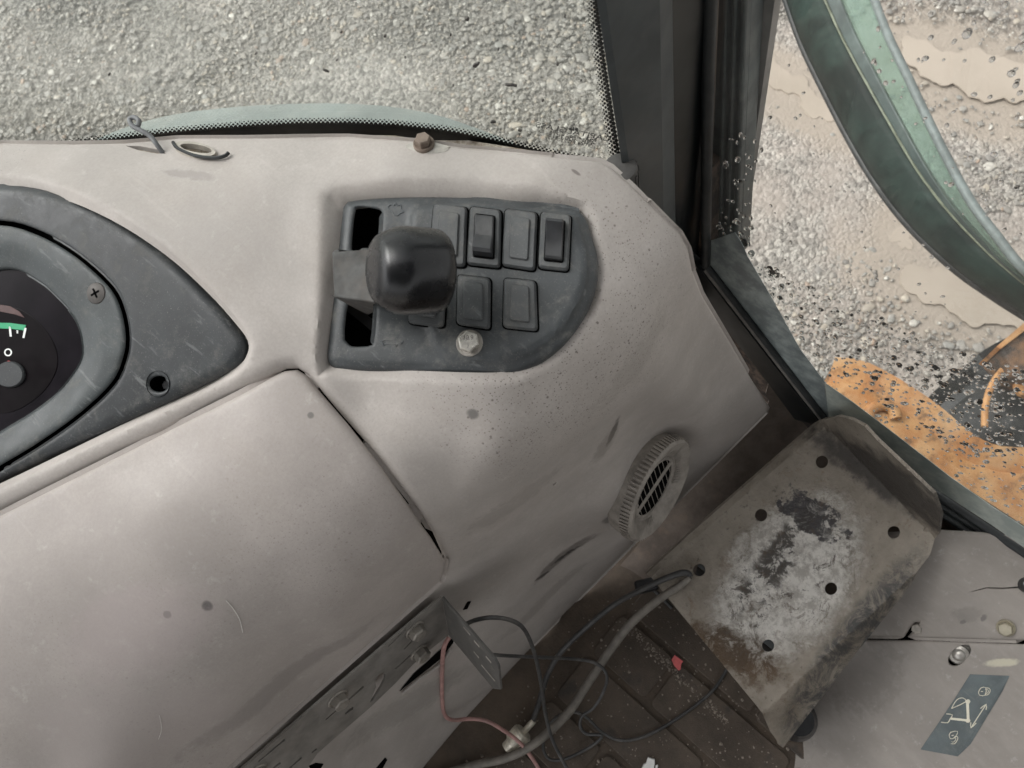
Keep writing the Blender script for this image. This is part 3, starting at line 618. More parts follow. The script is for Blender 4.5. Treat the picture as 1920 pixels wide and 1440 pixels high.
# ================================================================== INSTRUMENT CLUSTER
def build_cluster():
    c = empty('instrument_cluster', P(0, 700, .70), 'dark slate instrument cluster with oval gauge and pointed end', 'instrument cluster')
    pos, A, n = plane3((0, 345, .830), (450, 650, .784), (0, 900, .742))
    RING = crom([(0, 422), (70, 441), (138, 480), (198, 533), (222, 573), (233, 625), (229, 668), (207, 717), (150, 772), (80, 823), (0, 872), (-150, 955), (-270, 985), (-340, 945), (-345, 850), (-280, 690), (-180, 530), (-80, 436)], 4)
    FACE = crom([(0, 502), (58, 525), (98, 560), (120, 585), (136, 613), (143, 647), (141, 672), (127, 698), (97, 735), (50, 772), (0, 803), (-120, 872), (-210, 888), (-250, 840), (-230, 740), (-170, 620), (-90, 530)], 4)
    W = [tuple(v) for v in grow(RING, 9)]
    sheet('bezel', [tuple(v) for v in grow(BEZEL, -1)], lifted(pos, [(W, 22, -.003)], -.001), M_slate, c, step=12, holes=[W, ellipse(295, 720, 19, 15, 0, 20)], rnd=(20, .008), hole_rnd=(6, .002), thick=.0015,
          extra=[densify([tuple(v) for v in grow(W, r)], 9) for r in (3, 8, 14, 22)])
    sheet('bezel_well', [tuple(v) for v in grow(W, 20)], lifted(pos, off=-.02), M_void, c, step=30, thick=.002)
    lathe('screw_well', on_surf(pos, [(295, 720)])[0] - n * .014, n, [(.0, -.003), (.011, -.003), (.0108, .013)], M_void, c, 24, cap=False)
    hexbolt('recessed_screw', on_surf(pos, [(296, 722)])[0] - n * .0135, n, .004, .003, M_black, c, 0)
    wide = chaikin([tuple(v) for v in grow(FACE, 2)], 1)
    rg = sheet('ring', RING, lifted(pos, [(wide + [], 1, 0), ([tuple(v) for v in grow(FACE, 55)], 55, -.006)], .0005), slate('ring_plastic', (.046, .054, .056), .28), c, step=10, holes=[FACE], rnd=(8, .002), hole_rnd=(8, .004), thick=.0015)
    tg = NT('gauge_gloss'); n1 = tg.noise(30, 3); cc = tg.mix(tg.ramp(n1, .3, .7), (.006, .005, .007), (.011, .009, .012)); tg.bsdf(cc, .25, 0, .10)
    fp = lifted(pos, off=-.0105)
    face = sheet('gauge_face', [tuple(v) for v in grow(FACE, 35)], fp, tg.m, c, step=20, thick=.002)
    DIAL = chaikin([(0, 570), (40, 588), (75, 625), (92, 665), (88, 700), (60, 742), (0, 780), (-60, 770), (-110, 700), (-90, 610), (-50, 575)], 2)
    slab('dial_print', DIAL, fp, .0004, simple('dial_black', (.005, .0035, .0045), .4, bump=0, spec=.05), face, 1, .0001)
    pr = lambda nm, q, m_, h=.0008: slab(nm, q, fp, h, m_, face, .3, .0001)
    pr('green_band', [(-40, 603), (0, 604), (31, 608), (27, 618), (0, 615), (-40, 614)], M_green)
    pr('tick', [(28, 613), (32, 614), (28, 633), (24, 632)], M_white); pr('tick', [(13, 618), (16, 618), (16, 624), (13, 624)], M_white); pr('tick', [(-2, 611), (2, 611), (4, 630), (0, 630)], M_white)
    pr('tick', [(-30, 613), (-26, 612), (-22, 630), (-26, 631)], M_white)
    o = ellipse(-3, 660, 7.5, 7.5, 0, 18); i = ellipse(-3, 660, 5, 5, 0, 18)
    sheet('figure_zero', o, lifted(fp, off=.0008), M_white, face, step=4, holes=[i], thick=.0003)
    pr('red_dot', ellipse(-2, 679, 3.5, 3.5, 0, 12), M_red); slab('pivot_cap', ellipse(2, 702, 28, 25, 0, 28), fp, .003, M_slate, face, 2)
    pr('red_arc', [(-40, 566), (0, 572), (18, 582), (28, 594), (10, 588), (-40, 578)], simple('dim_red', (.05, .008, .006), .4, bump=0), .0006)
    # cross-head screw on the ring
    sc = on_surf(pos, [(181, 550)], .0)[0] - n * .0015; ms = simple('dark_screw', (.055, .05, .046), .5, .4, dust=((.16, .14, .12), .5))
    s = lathe('screw', sc, n, [(.0098, -.002), (.0098, .0012), (.0085, .0026), (.004, .0033)], ms, c, 28)
    for an in (.5, .5 + math.pi / 2):
        a, b, nn = frame(n); d = a * math.cos(an) + b * math.sin(an); e = np.cross(nn, d)
        box('cross_slot', sc + n * .0033, (d, e, nn), (.0042, .0008, .0003), M_void, s)
build_cluster()

# ================================================================== SWITCH PANEL
def build_switches():
    sp = empty('switch_panel', P(860, 560, .74), 'dusty slate switch panel with rocker switches and blanks set in the dashboard', 'switch panel')
    pos, A, n = plane3((640, 378, .801), (1110, 410, .786), (612, 690, .767))
    PAD = chaikin([(766, 480), (764, 420), (768, 396), (782, 384), (810, 377), (900, 377), (1010, 387), (1070, 397), (1090, 408), (1099, 440), (1111, 482), (1109, 530), (1092, 578), (1058, 628), (1015, 662), (960, 685), (880, 688), (830, 680), (800, 630), (780, 560)], 2)
    S1 = chaikin([(664, 391), (672, 386), (704, 390), (714, 394), (718, 404), (712, 468), (708, 472), (662, 470), (657, 466)], 1); S2 = chaikin([(650, 566), (658, 560), (700, 565), (706, 572), (701, 640), (695, 648), (660, 650), (652, 645), (643, 634)], 1)
    pf = lifted(pos, [(PAD, 14, .005)])
    sheet('plate', [tuple(v) for v in grow(PANEL, 1)], pos, slate('panel_plastic', (.050, .055, .058), .4), sp, step=9, holes=[S1, S2], rnd=(24, .009), hole_rnd=(5, .002), thick=.003, feats=[(PAD, 14, .005)])
    sheet('gate_backing', [(600, 330), (770, 330), (750, 690), (600, 690)], lifted(pos, off=-.035), M_void, sp, step=40, thick=.002)
    box('gate_strip', on_surf(pos, [(690, 610)], -.028)[0], (np.cross(n, [0, 1, 0]), [0, 1, 0], n), (.004, .04, .002), M_well, sp)
    quads = [('blank', (818, 388), (880, 395), (876, 505), (808, 500)), ('rocker', (885, 393), (943, 400), (941, 507), (879, 500)), ('blank', (950, 397), (1010, 405), (1005, 512), (944, 503)), ('rocker2', (1016, 403), (1072, 409), (1067, 513), (1011, 507)),
             ('blank', (775, 505), (843, 512), (836, 617), (768, 607)), ('blank', (862, 519), (923, 526), (922, 621), (860, 611)), ('blank', (948, 525), (1007, 531), (1010, 624), (946, 617))]
    def sub(q, u0, u1, v0, v1):
        tl, tr, br, bl = [np.array(x, float) for x in q]; f = lambda u, v: tuple((tl * (1 - u) + tr * u) * (1 - v) + (bl * (1 - u) + br * u) * v)
        return [f(u0, v0), f(u1, v0), f(u1, v1), f(u0, v1)]
    for kind, *q in quads:
        if kind == 'blank':
            b = slab('switch_blank', rrect(sub(q, 0, 1, 0, 1), 9), pf, .0052, M_slate2, sp, 3.5, .0022)
            slab('shadow_gap', rrect(sub(q, -.045, 1.045, -.025, 1.025), 10), pf, .0006, M_void, b, .5, .0002)
            tag(b, None)
            slab('raised_face', rrect(sub(q, .21, .80, .13, .86), 6), lifted(pf, off=.0052), .0020, M_slate2, b, 2, .0011)
        else:
            r = slab('rocker_switch', rrect(sub(q, 0, 1, 0, 1), 9), pf, .0050, M_slate2, sp, 3.5, .0022)
            slab('shadow_gap', rrect(sub(q, -.045, 1.045, -.025, 1.025), 10), pf, .0006, M_void, r, .5, .0002)
            slab('rocker_well', rrect(sub(q, .18, .84, .12, .88), 5), lifted(pf, off=.0050), .0004, M_void, r, .5, .0001)
            up = kind == 'rocker2'; prof = [(0, .002), (.02, .0085), (.10, .010), (.52, .0045), (.93, .0055), (.985, .0045), (1, .001)] if up else [(0, .001), (.015, .004), (.08, .0048), (.50, .0045), (.86, .0105), (.95, .0095), (1, .001)]
            rows = []
            for v, h in prof:
                rr = sub(q, .225, .80, .15 + .70 * v, .15 + .70 * v)[:2]; a0, a1 = np.array(rr[0]), np.array(rr[1]); P4 = on_surf(pf, [a0, a0 + (a1 - a0) * .06, a0 + (a1 - a0) * .94, a1], 0)
                rows.append([P4[0] + n * .002, P4[0] + n * (.0050 + h * .85), P4[1] + n * (.0050 + h), P4[2] + n * (.0050 + h), P4[3] + n * (.0050 + h * .85), P4[3] + n * .002])
            loft('rocker', rows, M_rocker, r, cap=True, ang=28)
    bp = on_surf(pf, [(883, 645)], 0)[0]
    w = lathe('washer', bp, n, [(.0105, -.001), (.0105, .001), (.0100, .0015), (.004, .0015)], M_washer, sp, 32)
    tl = n + np.array([.06, -.05, 0]); tl /= np.linalg.norm(tl)
    hb = hexbolt('bolt', bp + tl * .002, tl, .0083, .0072, M_bolt, sp, 0, .25)
    right = M @ np.array([1, 0, 0]); rx = right - (right @ tl) * tl; rx /= np.linalg.norm(rx); ry = np.cross(tl, rx); 
    hc = bp + tl * .0093
    text_mesh('grade_mark', '10.9', hc + ry * .0012, rx, ry, .0048, simple('stamp_shadow', (.12, .11, .10), .7, bump=0), hb); text_mesh('grade_mark', 'J', hc - ry * .0042, rx, ry, .0036, bpy.data.materials['stamp_shadow'], hb)
    # embossed hare and tortoise beside the lever gate
    hare = [(727, 388), (733, 383), (738, 386), (741, 380), (744, 386), (751, 384), (752, 392), (757, 397), (751, 400), (746, 404), (739, 403), (735, 397), (730, 394)]
    tort = [(708, 636), (716, 640), (722, 637), (738, 638), (748, 642), (756, 640), (750, 646), (744, 645), (743, 650), (739, 646), (724, 645), (719, 648), (717, 643)]
    me_ = slate('emboss_plastic', (.095, .105, .112), .5)
    for nm, q in (('hare_emboss', hare), ('tortoise_emboss', tort)):
        loop = on_surf(pf, q + [q[0]], .0002); tube(nm, loop, .00045, me_, sp, 5, 3)
build_switches()

# ================================================================== HAND LEVER
def build_lever():
    lv = empty('control_lever', P(680, 520, .74), 'flat steel control lever with fat glossy black knob in the gate slot', 'lever')
    steel = simple('lever_steel', (.060, .060, .058), .6, .1, scale=80, dust=((.10, .08, .065), .5), spec=.3)
    base = P(690, 515, .74); top = P(655, 515, .815)
    # upright blade, then the flat tongue running into the knob
    z1 = .832
    q = [P(622, 472, z1), P(626, 556, z1), P(720, 569, z1 + .006), P(720, 465, z1 + .006)]
    prism('tongue', q, (0, 0, -.004), steel, lv, .0008)
    prism('blade', [P(624, 470, z1 - .004), P(628, 556, z1 - .004), P(690, 560, .715), P(686, 480, .715)], (.004, -.003, 0), steel, lv, .0006)
    prism('gusset', [P(628, 557, z1 - .005), P(700, 570, z1 + .0), P(700, 585, .80), P(690, 590, .77)], (-.001, .004, 0), steel, lv)
    # knob
    kc = P(774, 508, .848); dist = np.linalg.norm(C - kc); vr = (kc - C) / dist; rt = M @ np.array([1, -.03, 0]); rt = rt - (rt @ vr) * vr; rt /= np.linalg.norm(rt)
    tl = math.radians(22); ax = rt * math.cos(tl) + vr * math.sin(tl); R = 79 / F * dist * 1.02; L = 132 / F * dist; kc0 = kc - ax * L * .56
    t = NT('glossy_knob'); nz = t.noise(40, 3); t.bsdf(t.mix(t.ramp(nz, .35, .7), (.003, .0033, .004), (.006, .0065, .008)), t.ramp(t.noise(60, 4), .3, .7, .22, .32), 0, .5, t.bump(t.noise(300, 2), .02, .0005))
    prof = [(R * .30, -.001), (R * .55, -.0006), (R * .70, .001), (R * .78, .003), (R * .93, .0115), (R * .975, .0145), (R * .995, .0175), (R, .022), (R, L * .55), (R * .99, L * .80), (R * .965, L * .92), (R * .90, L * .98), (R * .78, L * 1.01), (R * .3, L * 1.015)]
    lathe('knob', kc0, ax, prof, t.m, lv, 48, ang=50)
build_lever()

# ================================================================== GLASS, PILLAR, SIDE OF THE CAB
def vplane(a, b):
    a, b = np.asarray(a, float), np.asarray(b, float); n = np.array([b[1] - a[1], a[0] - b[0], 0]); n /= np.linalg.norm(n); return on_plane([a[0], a[1], 0], n)
WN = np.array([.840, .543, 0]); WA = np.array([-.037, .744]) + WN[:2] * .02; WB = np.array([.279, .255]) + WN[:2] * .02
ws_pos = vplane(WA, WB); ws = lambda *p: ws_pos(np.array([p], float))[0]
SX = .394; side_pos = on_plane([SX, 0, 0], [1, 0, 0]); sd = lambda *p: side_pos(np.array([p], float))[0]
def glass(name, tint=(1, 1, 1), gloss=1.0, haze=0.0, haze_col=(.5, .5, .48)):
    t = NT(name); tr = t.n('ShaderNodeBsdfTransparent'); tr.inputs[0].default_value = (*tint, 1)
    gl = t.n('ShaderNodeBsdfGlossy'); gl.inputs['Roughness'].default_value = .01; fr = t.n('ShaderNodeFresnel'); fr.inputs['IOR'].default_value = 1.45
    mx = t.n('ShaderNodeMixShader'); t.l(t.math('MULTIPLY', fr.outputs[0], gloss), mx.inputs[0]); t.l(tr.outputs[0], mx.inputs[1]); t.l(gl.outputs[0], mx.inputs[2]); o = mx.outputs[0]
    if haze:
        df = t.n('ShaderNodeBsdfDiffuse'); df.inputs[0].default_value = (*haze_col, 1); m2 = t.n('ShaderNodeMixShader')
        t.l(t.ramp(t.noise(18, 5, .7), .3, .75, haze * .4, haze), m2.inputs[0]); t.l(o, m2.inputs[1]); t.l(df.outputs[0], m2.inputs[2]); o = m2.outputs[0]
    t.l(o, t.out.inputs['Surface']); return t.m

def build_windscreen():
    w = empty('windscreen', ws(600, 250), 'clear front windscreen with dotted black border above the dashboard', 'windscreen')
    e = ws(1168, 300); d = np.array([.543, -.840, 0]); up = np.array([0, 0, 1.0]); a = e - d * 1.5
    gm = glass('windscreen_glass', (.97, .985, .97), .25, .13, (.62, .63, .58))
    prism('glass', [(*e[:2], .73), (*a[:2], .73), (*a[:2], 1.55), (*e[:2], 1.55)], WN * .006, gm, w)
    front = on_plane(e - WN * .0008, WN)
    crv = [(-640, 330), (-200, 298), (0, 277), (130, 266), (200, 258), (250, 252), (330, 243), (400, 237), (480, 231), (560, 227), (650, 226), (740, 230), (830, 240), (900, 253), (960, 266), (1030, 283), (1110, 300), (1160, 312)]
    low = [(1160, 330), (1030, 302), (900, 274), (740, 250), (560, 247), (400, 258), (250, 275), (0, 300), (-640, 360)]
    sheet('border_band', [(x, y + 7) for x, y in crv] + [(x, y + 4) for x, y in low], front, M_ink, w, step=25, thick=.0006, sm=False)
    def dots(line, side, rows, sp):
        L = np.array(line, float); seg = np.hypot(*np.diff(L, axis=0).T); cum = np.concatenate([[0], np.cumsum(seg)]); V = []; Fs = []
        for r, (off, rad) in enumerate(rows):
            for k in range(int(cum[-1] / sp)):
                s_ = (k + .5 * (r % 2)) * sp; i = min(np.searchsorted(cum, s_, 'right') - 1, len(seg) - 1); t = (s_ - cum[i]) / seg[i]; c = L[i] * (1 - t) + L[i + 1] * t
                dd = (L[i + 1] - L[i]) / seg[i]; nn = np.array([dd[1], -dd[0]]) * side; c = c + nn * off
                q = front(np.array(ellipse(c[0], c[1], rad, rad * .85, math.atan2(dd[1], dd[0]), 8))); b = len(V); V += list(q); Fs.append(tuple(range(b, b + 8)))
        return V, Fs
    V, Fs = dots([(x, y + 7) for x, y in crv], 1, [(0, 4.2), (4, 3.3), (8, 2.4), (11.5, 1.5)], 8.2)
    col = [(1115, -30), (1121, 30), (1133, 120), (1146, 205), (1161, 296)]
    V2, F2 = dots(col, -1, [(0, 4.4), (5, 3.6), (10, 2.8), (14, 2.0), (17.5, 1.2)], 8.0)
    F2 = [tuple(i + len(V) for i in f) for f in F2]; me = mesh_from(V + V2, Fs + F2); dt = link('border_dots', me, M_ink, w); dt['kind'] = 'stuff'
    # maker's mark etched near the corner, read from outside, so reversed from in here
    ink = simple('etched_mark', (.10, .10, .095), .7, bump=0)
    xd = -(ws(1110, 262) - ws(1040, 248)); xd /= np.linalg.norm(xd); yd = up - (up @ xd) * xd; yd /= np.linalg.norm(yd)
    mk = lambda s_, px, py, sz: text_mesh('maker_mark', s_, front(np.array([(px, py)], float))[0] - WN * .0004, xd, yd, sz, ink, w)
    mk('CAPITALGLASS', 1074, 251, .0092); mk('Tempered 11 DV1', 1073, 257, .0050); mk('43R - 00351', 1074, 264, .0072); mk('DOT44 M221 AS2', 1074, 269, .0056); mk('E43', 1108, 263, .0062)
    fr2 = lifted(front, off=.0004)
    sheet('mark_oval', ellipse(1108.5, 260.5, 8.5, 4.6, .05, 24), fr2, ink, w, step=4, holes=[ellipse(1108.5, 260.5, 7.7, 3.9, .05, 24)], thick=.0002, sm=False)
    for q in (ellipse(1070, 241.5, 3.6, 2.6, 0, 14), ellipse(1081, 241.8, 3.6, 2.6, 0, 14), ellipse(1075.5, 241.6, 1.6, 4.2, 0, 14)): sheet('mark_emblem', q, fr2, ink, w, step=4, thick=.0002, sm=False)
    # flecks stuck to the glass
    dirt = simple('stuck_fleck', (.06, .055, .05), .8, bump=0)
    for x, y, rx, ry, a_ in ((893, 121, 8, 4, -.5), (960, 159, 11, 2, .1), (722, 67, 3, 2, 0), (876, 35, 5, 3, 0), (935, 272 - 180, 2, 2, 0), (640, 60, 2, 1.5, 0), (611, 132, 6, 1, .4), (845, 65, 2, 2, 0), (1045, 120, 2, 2, 0), (632, 112, 3, 1, -.5), (1018, 188, 2, 2, 0), (925, 228, 5, 2, 0), (975, 244, 4, 2, 0), (480, 100, 1.6, 1.6, 0), (205, 139, 2, 2, 0), (1060, 30, 2, 2, 0), (1090, 150, 2, 1.5, 0), (850, 160, 1.5, 1.5, 0), (760, 107, 1.5, 1.5, 0)):
        jag = [(px + random.uniform(-.25, .25) * rx, py + random.uniform(-.25, .25) * ry) for px, py in ellipse(x, y, rx, ry, a_, 9)]
        slab('dirt_fleck', jag, fr2, .0006, dirt, w, .4, .0002)
    # weathered ledge and sealant between glass and dash
    t = NT('weathered_ledge'); n = t.noise(70, 6, .75); c = t.mix(t.ramp(n, .35, .65), (.16, .125, .09), (.38, .35, .30)); n2 = t.noise(28, 4); c = t.mix(t.ramp(n2, .55, .7, 0, .8), c, (.08, .06, .045)); t.bsdf(c, .85, 0, .3, t.bump(n, .6, .003))
    lz = lambda a: on_z(a, np.full(len(a), .778))
    o = sheet('ledge', [(-640, 322), (0, 286), (250, 268), (340, 256), (450, 245), (560, 240), (650, 240), (760, 245), (870, 262), (960, 276), (1090, 298), (1090, 330), (870, 310), (650, 290), (450, 290), (0, 310), (-640, 345)], lz, t.m, None, step=18, thick=.03)
    tag(o, 'weathered brown sealant ledge between dashboard and windscreen', 'ledge')
    # painted bonnet bulging beyond the glass
    mb = simple('bonnet_paint', (.27, .31, .295), .35, scale=8, var=.12, dust=((.42, .44, .40), .5))
    zb = tps([(200, 252, .60), (420, 200, .62), (640, 192, .63), (820, 214, .62), (1000, 286, .60), (600, 300, .69), (300, 320, .68), (900, 340, .68)], .001)
    ob = sheet('bonnet', chaikin([(120, 290), (200, 252), (260, 230), (330, 213), (420, 202), (520, 195), (640, 193), (740, 200), (820, 215), (880, 235), (940, 258), (1010, 288), (1040, 310), (900, 345), (600, 310), (300, 320)], 1), hsurf(zb), mb, None, step=12, thick=.03)
    tag(ob, 'pale grey-green curved bonnet edge beyond the windscreen', 'bonnet')
build_windscreen()

def build_pillar():
    pl = empty('corner_pillar', (.33, .26, 0), 'dark upright cab corner pillar between windscreen and side window', 'pillar')
    c0 = np.array([.277, .258]); c3 = np.array([.394, .256]); pp = vplane(c0, c3)
    def col(top, bot, dz=(-.05, 1.45), back=0.0):
        a = pp(np.array([top], float))[0]; b = pp(np.array([bot], float))[0]; v = (a - b) / (a[2] - b[2]); off = np.array([0, back, 0])
        return b + v * (.28 - b[2]) + off, b + v * (1.5 - b[2]) + off
    K = [col((1119, 0), (1165, 300)), col((1127, 0), (1172, 300), back=-.004), col((1214, 0), (1228, 380), back=-.010), col((1226, 0), (1238, 380), back=-.004), col((1264, 0), (1269, 440), back=.002)]
    def wall(nm, cols, depth, mat, parent):
        front_b = [c[0] for c in cols]; front_t = [c[1] for c in cols]; bb = [v + np.array([.84, .543, 0]) * depth for v in front_b[::-1]]; bt = [v + np.array([.84, .543, 0]) * depth for v in front_t[::-1]]
        return loft(nm, [front_b + bb, front_t + bt], mat, parent, closed=True, cap=True, ang=15)
    wall('trim', K, .05, M_trim, pl)
    wall('post', [col((1266, 0), (1272, 440), back=.004), col((1338, 0), (1320, 490), back=.004)], .06, M_post, pl)
    wall('glass_lip', [col((1338, 0), (1320, 490), back=-.002), col((1343, 0), (1325, 490), back=-.002)], .01, simple('brown_lip', (.13, .10, .08), .5), pl)
    # outer rubber strips and steel strip seen through the side glass
    sp = on_plane([SX + .03, 0, 0], [1, 0, 0])
    def strip(nm, x0, x1, y0, y1, mat, dx=.0, th=.012, ybot=480):
        p2 = on_plane([SX + .03 + dx, 0, 0], [1, 0, 0]); b = p2(np.array([(x0[1], ybot), (x1[1], ybot)], float)); t_ = p2(np.array([(x0[0], -150), (x1[0], -150)], float))
        return prism(nm, [b[0], b[1], t_[1], t_[0]], (th, 0, 0), mat, pl, .002)
    strip('outer_rubber', (1332, 1330), (1412, 1388), 0, 0, M_rubber2, 0, .02)
    for f in (.28, .55, .82):
        x = lambda f_, t_: 1344 + (1412 - 1344) * f_ if t_ else 1330 + (1388 - 1330) * f_
        strip('rubber_ridge', (x(f, 1) - 5, x(f, 0) - 4), (x(f, 1) + 5, x(f, 0) + 4), 0, 0, M_rubber2, -.006, .008)
    tq = simple('grey_steel_strip', (.20, .195, .19), .4, .3, scale=20)
    p2 = on_plane([SX + .05, 0, 0], [1, 0, 0]); q = p2(np.array([(1405, -150), (1474, -150), (1397, 392), (1372, 418), (1368, 400)], float)); prism('steel_strip', q, (.01, 0, 0), tq, pl)
    # ribbed grey plug at the foot
    mp = simple('ribbed_plug', (.06, .058, .055), .6, dust=((.12, .11, .1), .4)); c = P(1163, 322, .765)
    rp = empty('ribbed_plug', c, 'small ribbed grey round plug wedged between dash corner and pillar', 'plug')
    lathe('body', c, (0, 0, 1), [(.013, -.045), (.0145, .0), (.0135, .006), (.009, .009)], mp, rp, 32)
    for k in range(18):
        t_ = k / 18 * 2 * math.pi; d = np.array([math.cos(t_), math.sin(t_), 0]); e = np.array([-d[1], d[0], 0]); box('rib', c + d * .0142 + np.array([0, 0, -.018]), (d, e, (0, 0, 1)), (.001, .0012, .02), mp, rp)
build_pillar()

def build_side():
    yz = lambda px, py: sd(px, py)
    g = empty('side_window', (SX, 0, .25), 'rain-speckled side window with grey-green border and black seal', 'window')
    a, b, c = yz(1338, 0), yz(1326, 492), yz(1553, 786)
    d = np.array([SX, -1.0, c[2]]); up = [np.array([SX, -1.0, 1.5]), np.array([SX, a[1] + .012, 1.5])]
    gm = glass('side_glass', (.985, .985, .975), .12, .05, (.6, .58, .55))
    prism('glass', [up[1], a, b, c, d, up[0]], (.006, 0, 0), gm, g)
    t = NT('dirty_lit_border'); n = t.noise(26, 6, .7); cc = t.mix(t.ramp(n, .35, .68), (.30, .345, .33), (.54, .58, .53)); n2 = t.noise(8, 3); cc = t.mix(t.ramp(n2, .5, .68, 0, .75), cc, (.60, .64, .57)); t.bsdf(cc, .35, 0, .5, t.bump(t.noise(200, 3), .2, .001))  # dirty border, colour raised to stand in for light it does not receive
    td = NT('dark_border'); n = td.noise(30, 6, .7); cc = td.mix(td.ramp(n, .4, .7), (.17, .20, .205), (.38, .43, .425)); td.bsdf(cc, .35)
    fpos = on_plane([SX - .0008, 0, 0], [1, 0, 0])
    sheet('border', [(1329, 500), (1331, 452), (1378, 436), (1390, 455), (1402, 482), (1445, 556), (1500, 655), (1546, 716), (1554, 786), (1480, 694), (1400, 590)], fpos, td.m, g, step=20, thick=.0006, sm=False)
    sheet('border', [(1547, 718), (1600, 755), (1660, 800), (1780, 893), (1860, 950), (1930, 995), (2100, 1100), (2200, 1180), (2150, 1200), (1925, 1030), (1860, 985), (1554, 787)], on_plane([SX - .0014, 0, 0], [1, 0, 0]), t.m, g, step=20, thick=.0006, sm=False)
    # seal and lip
    o3 = np.array([-.004, 0, 0])
    tube('seal', [up[1] + o3, a + o3, b + o3 + [0, 0, .02], b + o3, b * .97 + c * .03 + o3, (b + c) / 2 + o3, b * .02 + c * .98 + o3, c + o3, c * .97 + d * .03 + o3, (c + d) / 2 + o3, d + o3], .0055, M_rubber, g, 8, 8)
    tube('seal_lip', [b + [-.009, -.003, -.002], (b + c) / 2 + [-.009, -.003, -.003], c + [-.009, -.002, -.003]], .0022, simple('grey_lip', (.15, .14, .13), .5), g, 6)
    # black lower frame and rusty wall under the window
    fr = [fpos(np.array([q], float))[0] for q in ((1268, 440), (1326, 494), (1400, 592), (1480, 696), (1553, 788), (1500, 775), (1424, 672), (1352, 580), (1300, 512))]
    f = prism('window_frame', [q + [-.012, 0, 0] for q in fr], (.011, 0, 0), M_post); tag(f, 'black painted frame sloping down under the side window corner', 'frame')
    tw = NT('rusty_wall'); n = tw.noise(45, 6, .75); cc = tw.mix(tw.ramp(n, .4, .62), (.030, .026, .024), (.13, .095, .075)); n2 = tw.noise(12, 3); cc = tw.mix(tw.ramp(n2, .45, .6, 0, .75), cc, (.022, .02, .02)); tw.bsdf(cc, .8, 0, .3, tw.bump(n, .5, .002))
    wl = prism('cab_side_wall', [(SX + .007, .33, -.05), (SX + .007, .33, .62), (SX + .007, b[1] + .012, .62), (SX + .007, b[1] + .002, b[2] + .004), (SX + .007, c[1], c[2] - .003), (SX + .007, -1.0, c[2] - .003), (SX + .007, -1.0, -.05)], (.02, 0, 0), tw.m); tag(wl, 'rusty dark cab side wall below the window', 'wall')
    # black rubber sill strip
    s0, s1 = fpos(np.array([(1700, 895), (1900, 1030)], float)); e = np.array([-.012, 0, -.008])
    for k, (dx, dz) in enumerate(((-.008, -.012), (-.016, -.016))):
        st = tube('sill_rubber', [np.array([SX + dx, .02, c[2] + dz]), np.array([SX + dx, -.3, c[2] + dz]), np.array([SX + dx, -1.0, c[2] + dz])], .005, M_rubber, g, 8, 4)
    # raindrops on the outside of the pane
    tg = NT('water_drop'); gl = tg.n('ShaderNodeBsdfGlass'); gl.inputs['IOR'].default_value = 1.33; gl.inputs['Roughness'].default_value = 0; tg.l(gl.outputs[0], tg.out.inputs['Surface'])
    zones = [([(1400, 500), (1450, 500), (1560, 560), (1640, 590), (1760, 650), (1920, 690), (1920, 860), (1800, 850), (1700, 780), (1560, 715), (1440, 560)], 880, 1.0), ([(1560, 720), (1700, 780), (1920, 860), (1920, 990), (1780, 890)], 150, .85), ([(1370, 250), (1420, 240), (1410, 480), (1480, 520), (1440, 560), (1400, 500), (1345, 480), (1350, 350)], 75, 1.2),
             ([(1480, 60), (1600, 300), (1800, 520), (1760, 620), (1440, 480), (1420, 200)], 60, .7), ([(1640, 0), (1920, 0), (1920, 480), (1860, 430)], 60, .75), ([(1590, 60), (1650, 30), (1850, 440), (1800, 400)], 20, .7), ([(1335, 520), (1400, 500), (1560, 720), (1700, 860), (1560, 760)], 90, .7)]
    V = []; Fs = []; seg = 10; prof = [(1, 0), (.93, .30), (.72, .62), (.38, .85)]
    for poly, cnt, sc in zones:
        p = np.array(poly, float); k = 0
        while k < cnt:
            q = rng.uniform(p.min(0), p.max(0)); 
            if not inside(q[None], p)[0]: continue
            k += 1; w = on_plane([SX + .0061, 0, 0], [1, 0, 0])(q[None])[0]; r = float(np.clip(rng.lognormal(math.log(.00175), .42), .0009, .0042)) * sc; el = rng.uniform(1.0, 1.9); an = rng.uniform(-.35, .35) + .2; h = r * .54
            base = len(V)
            for rr, hh in prof:
                for s_ in range(seg):
                    u = s_ / seg * 6.2832; y = math.cos(u) * r * rr * .85; z = math.sin(u) * r * rr * el; V.append((w[0] + hh * h, w[1] + y * math.cos(an) - z * math.sin(an), w[2] + y * math.sin(an) + z * math.cos(an)))
            V.append((w[0] + h * .92, w[1], w[2]))
            for i in range(3):
                for s_ in range(seg): Fs.append((base + i * seg + s_, base + i * seg + (s_ + 1) % seg, base + (i + 1) * seg + (s_ + 1) % seg, base + (i + 1) * seg + s_))
            for s_ in range(seg): Fs.append((base + 3 * seg + s_, base + 3 * seg + (s_ + 1) % seg, base + 4 * seg))
            Fs.append(tuple(base + seg - 1 - s_ for s_ in range(seg)))
    me = mesh_from(V, Fs); fix_normals(me); o = link('raindrops', me, tg.m, None, True); tag(o, 'raindrops beaded on the outside of the side window', 'raindrops', kind='stuff')
build_side()

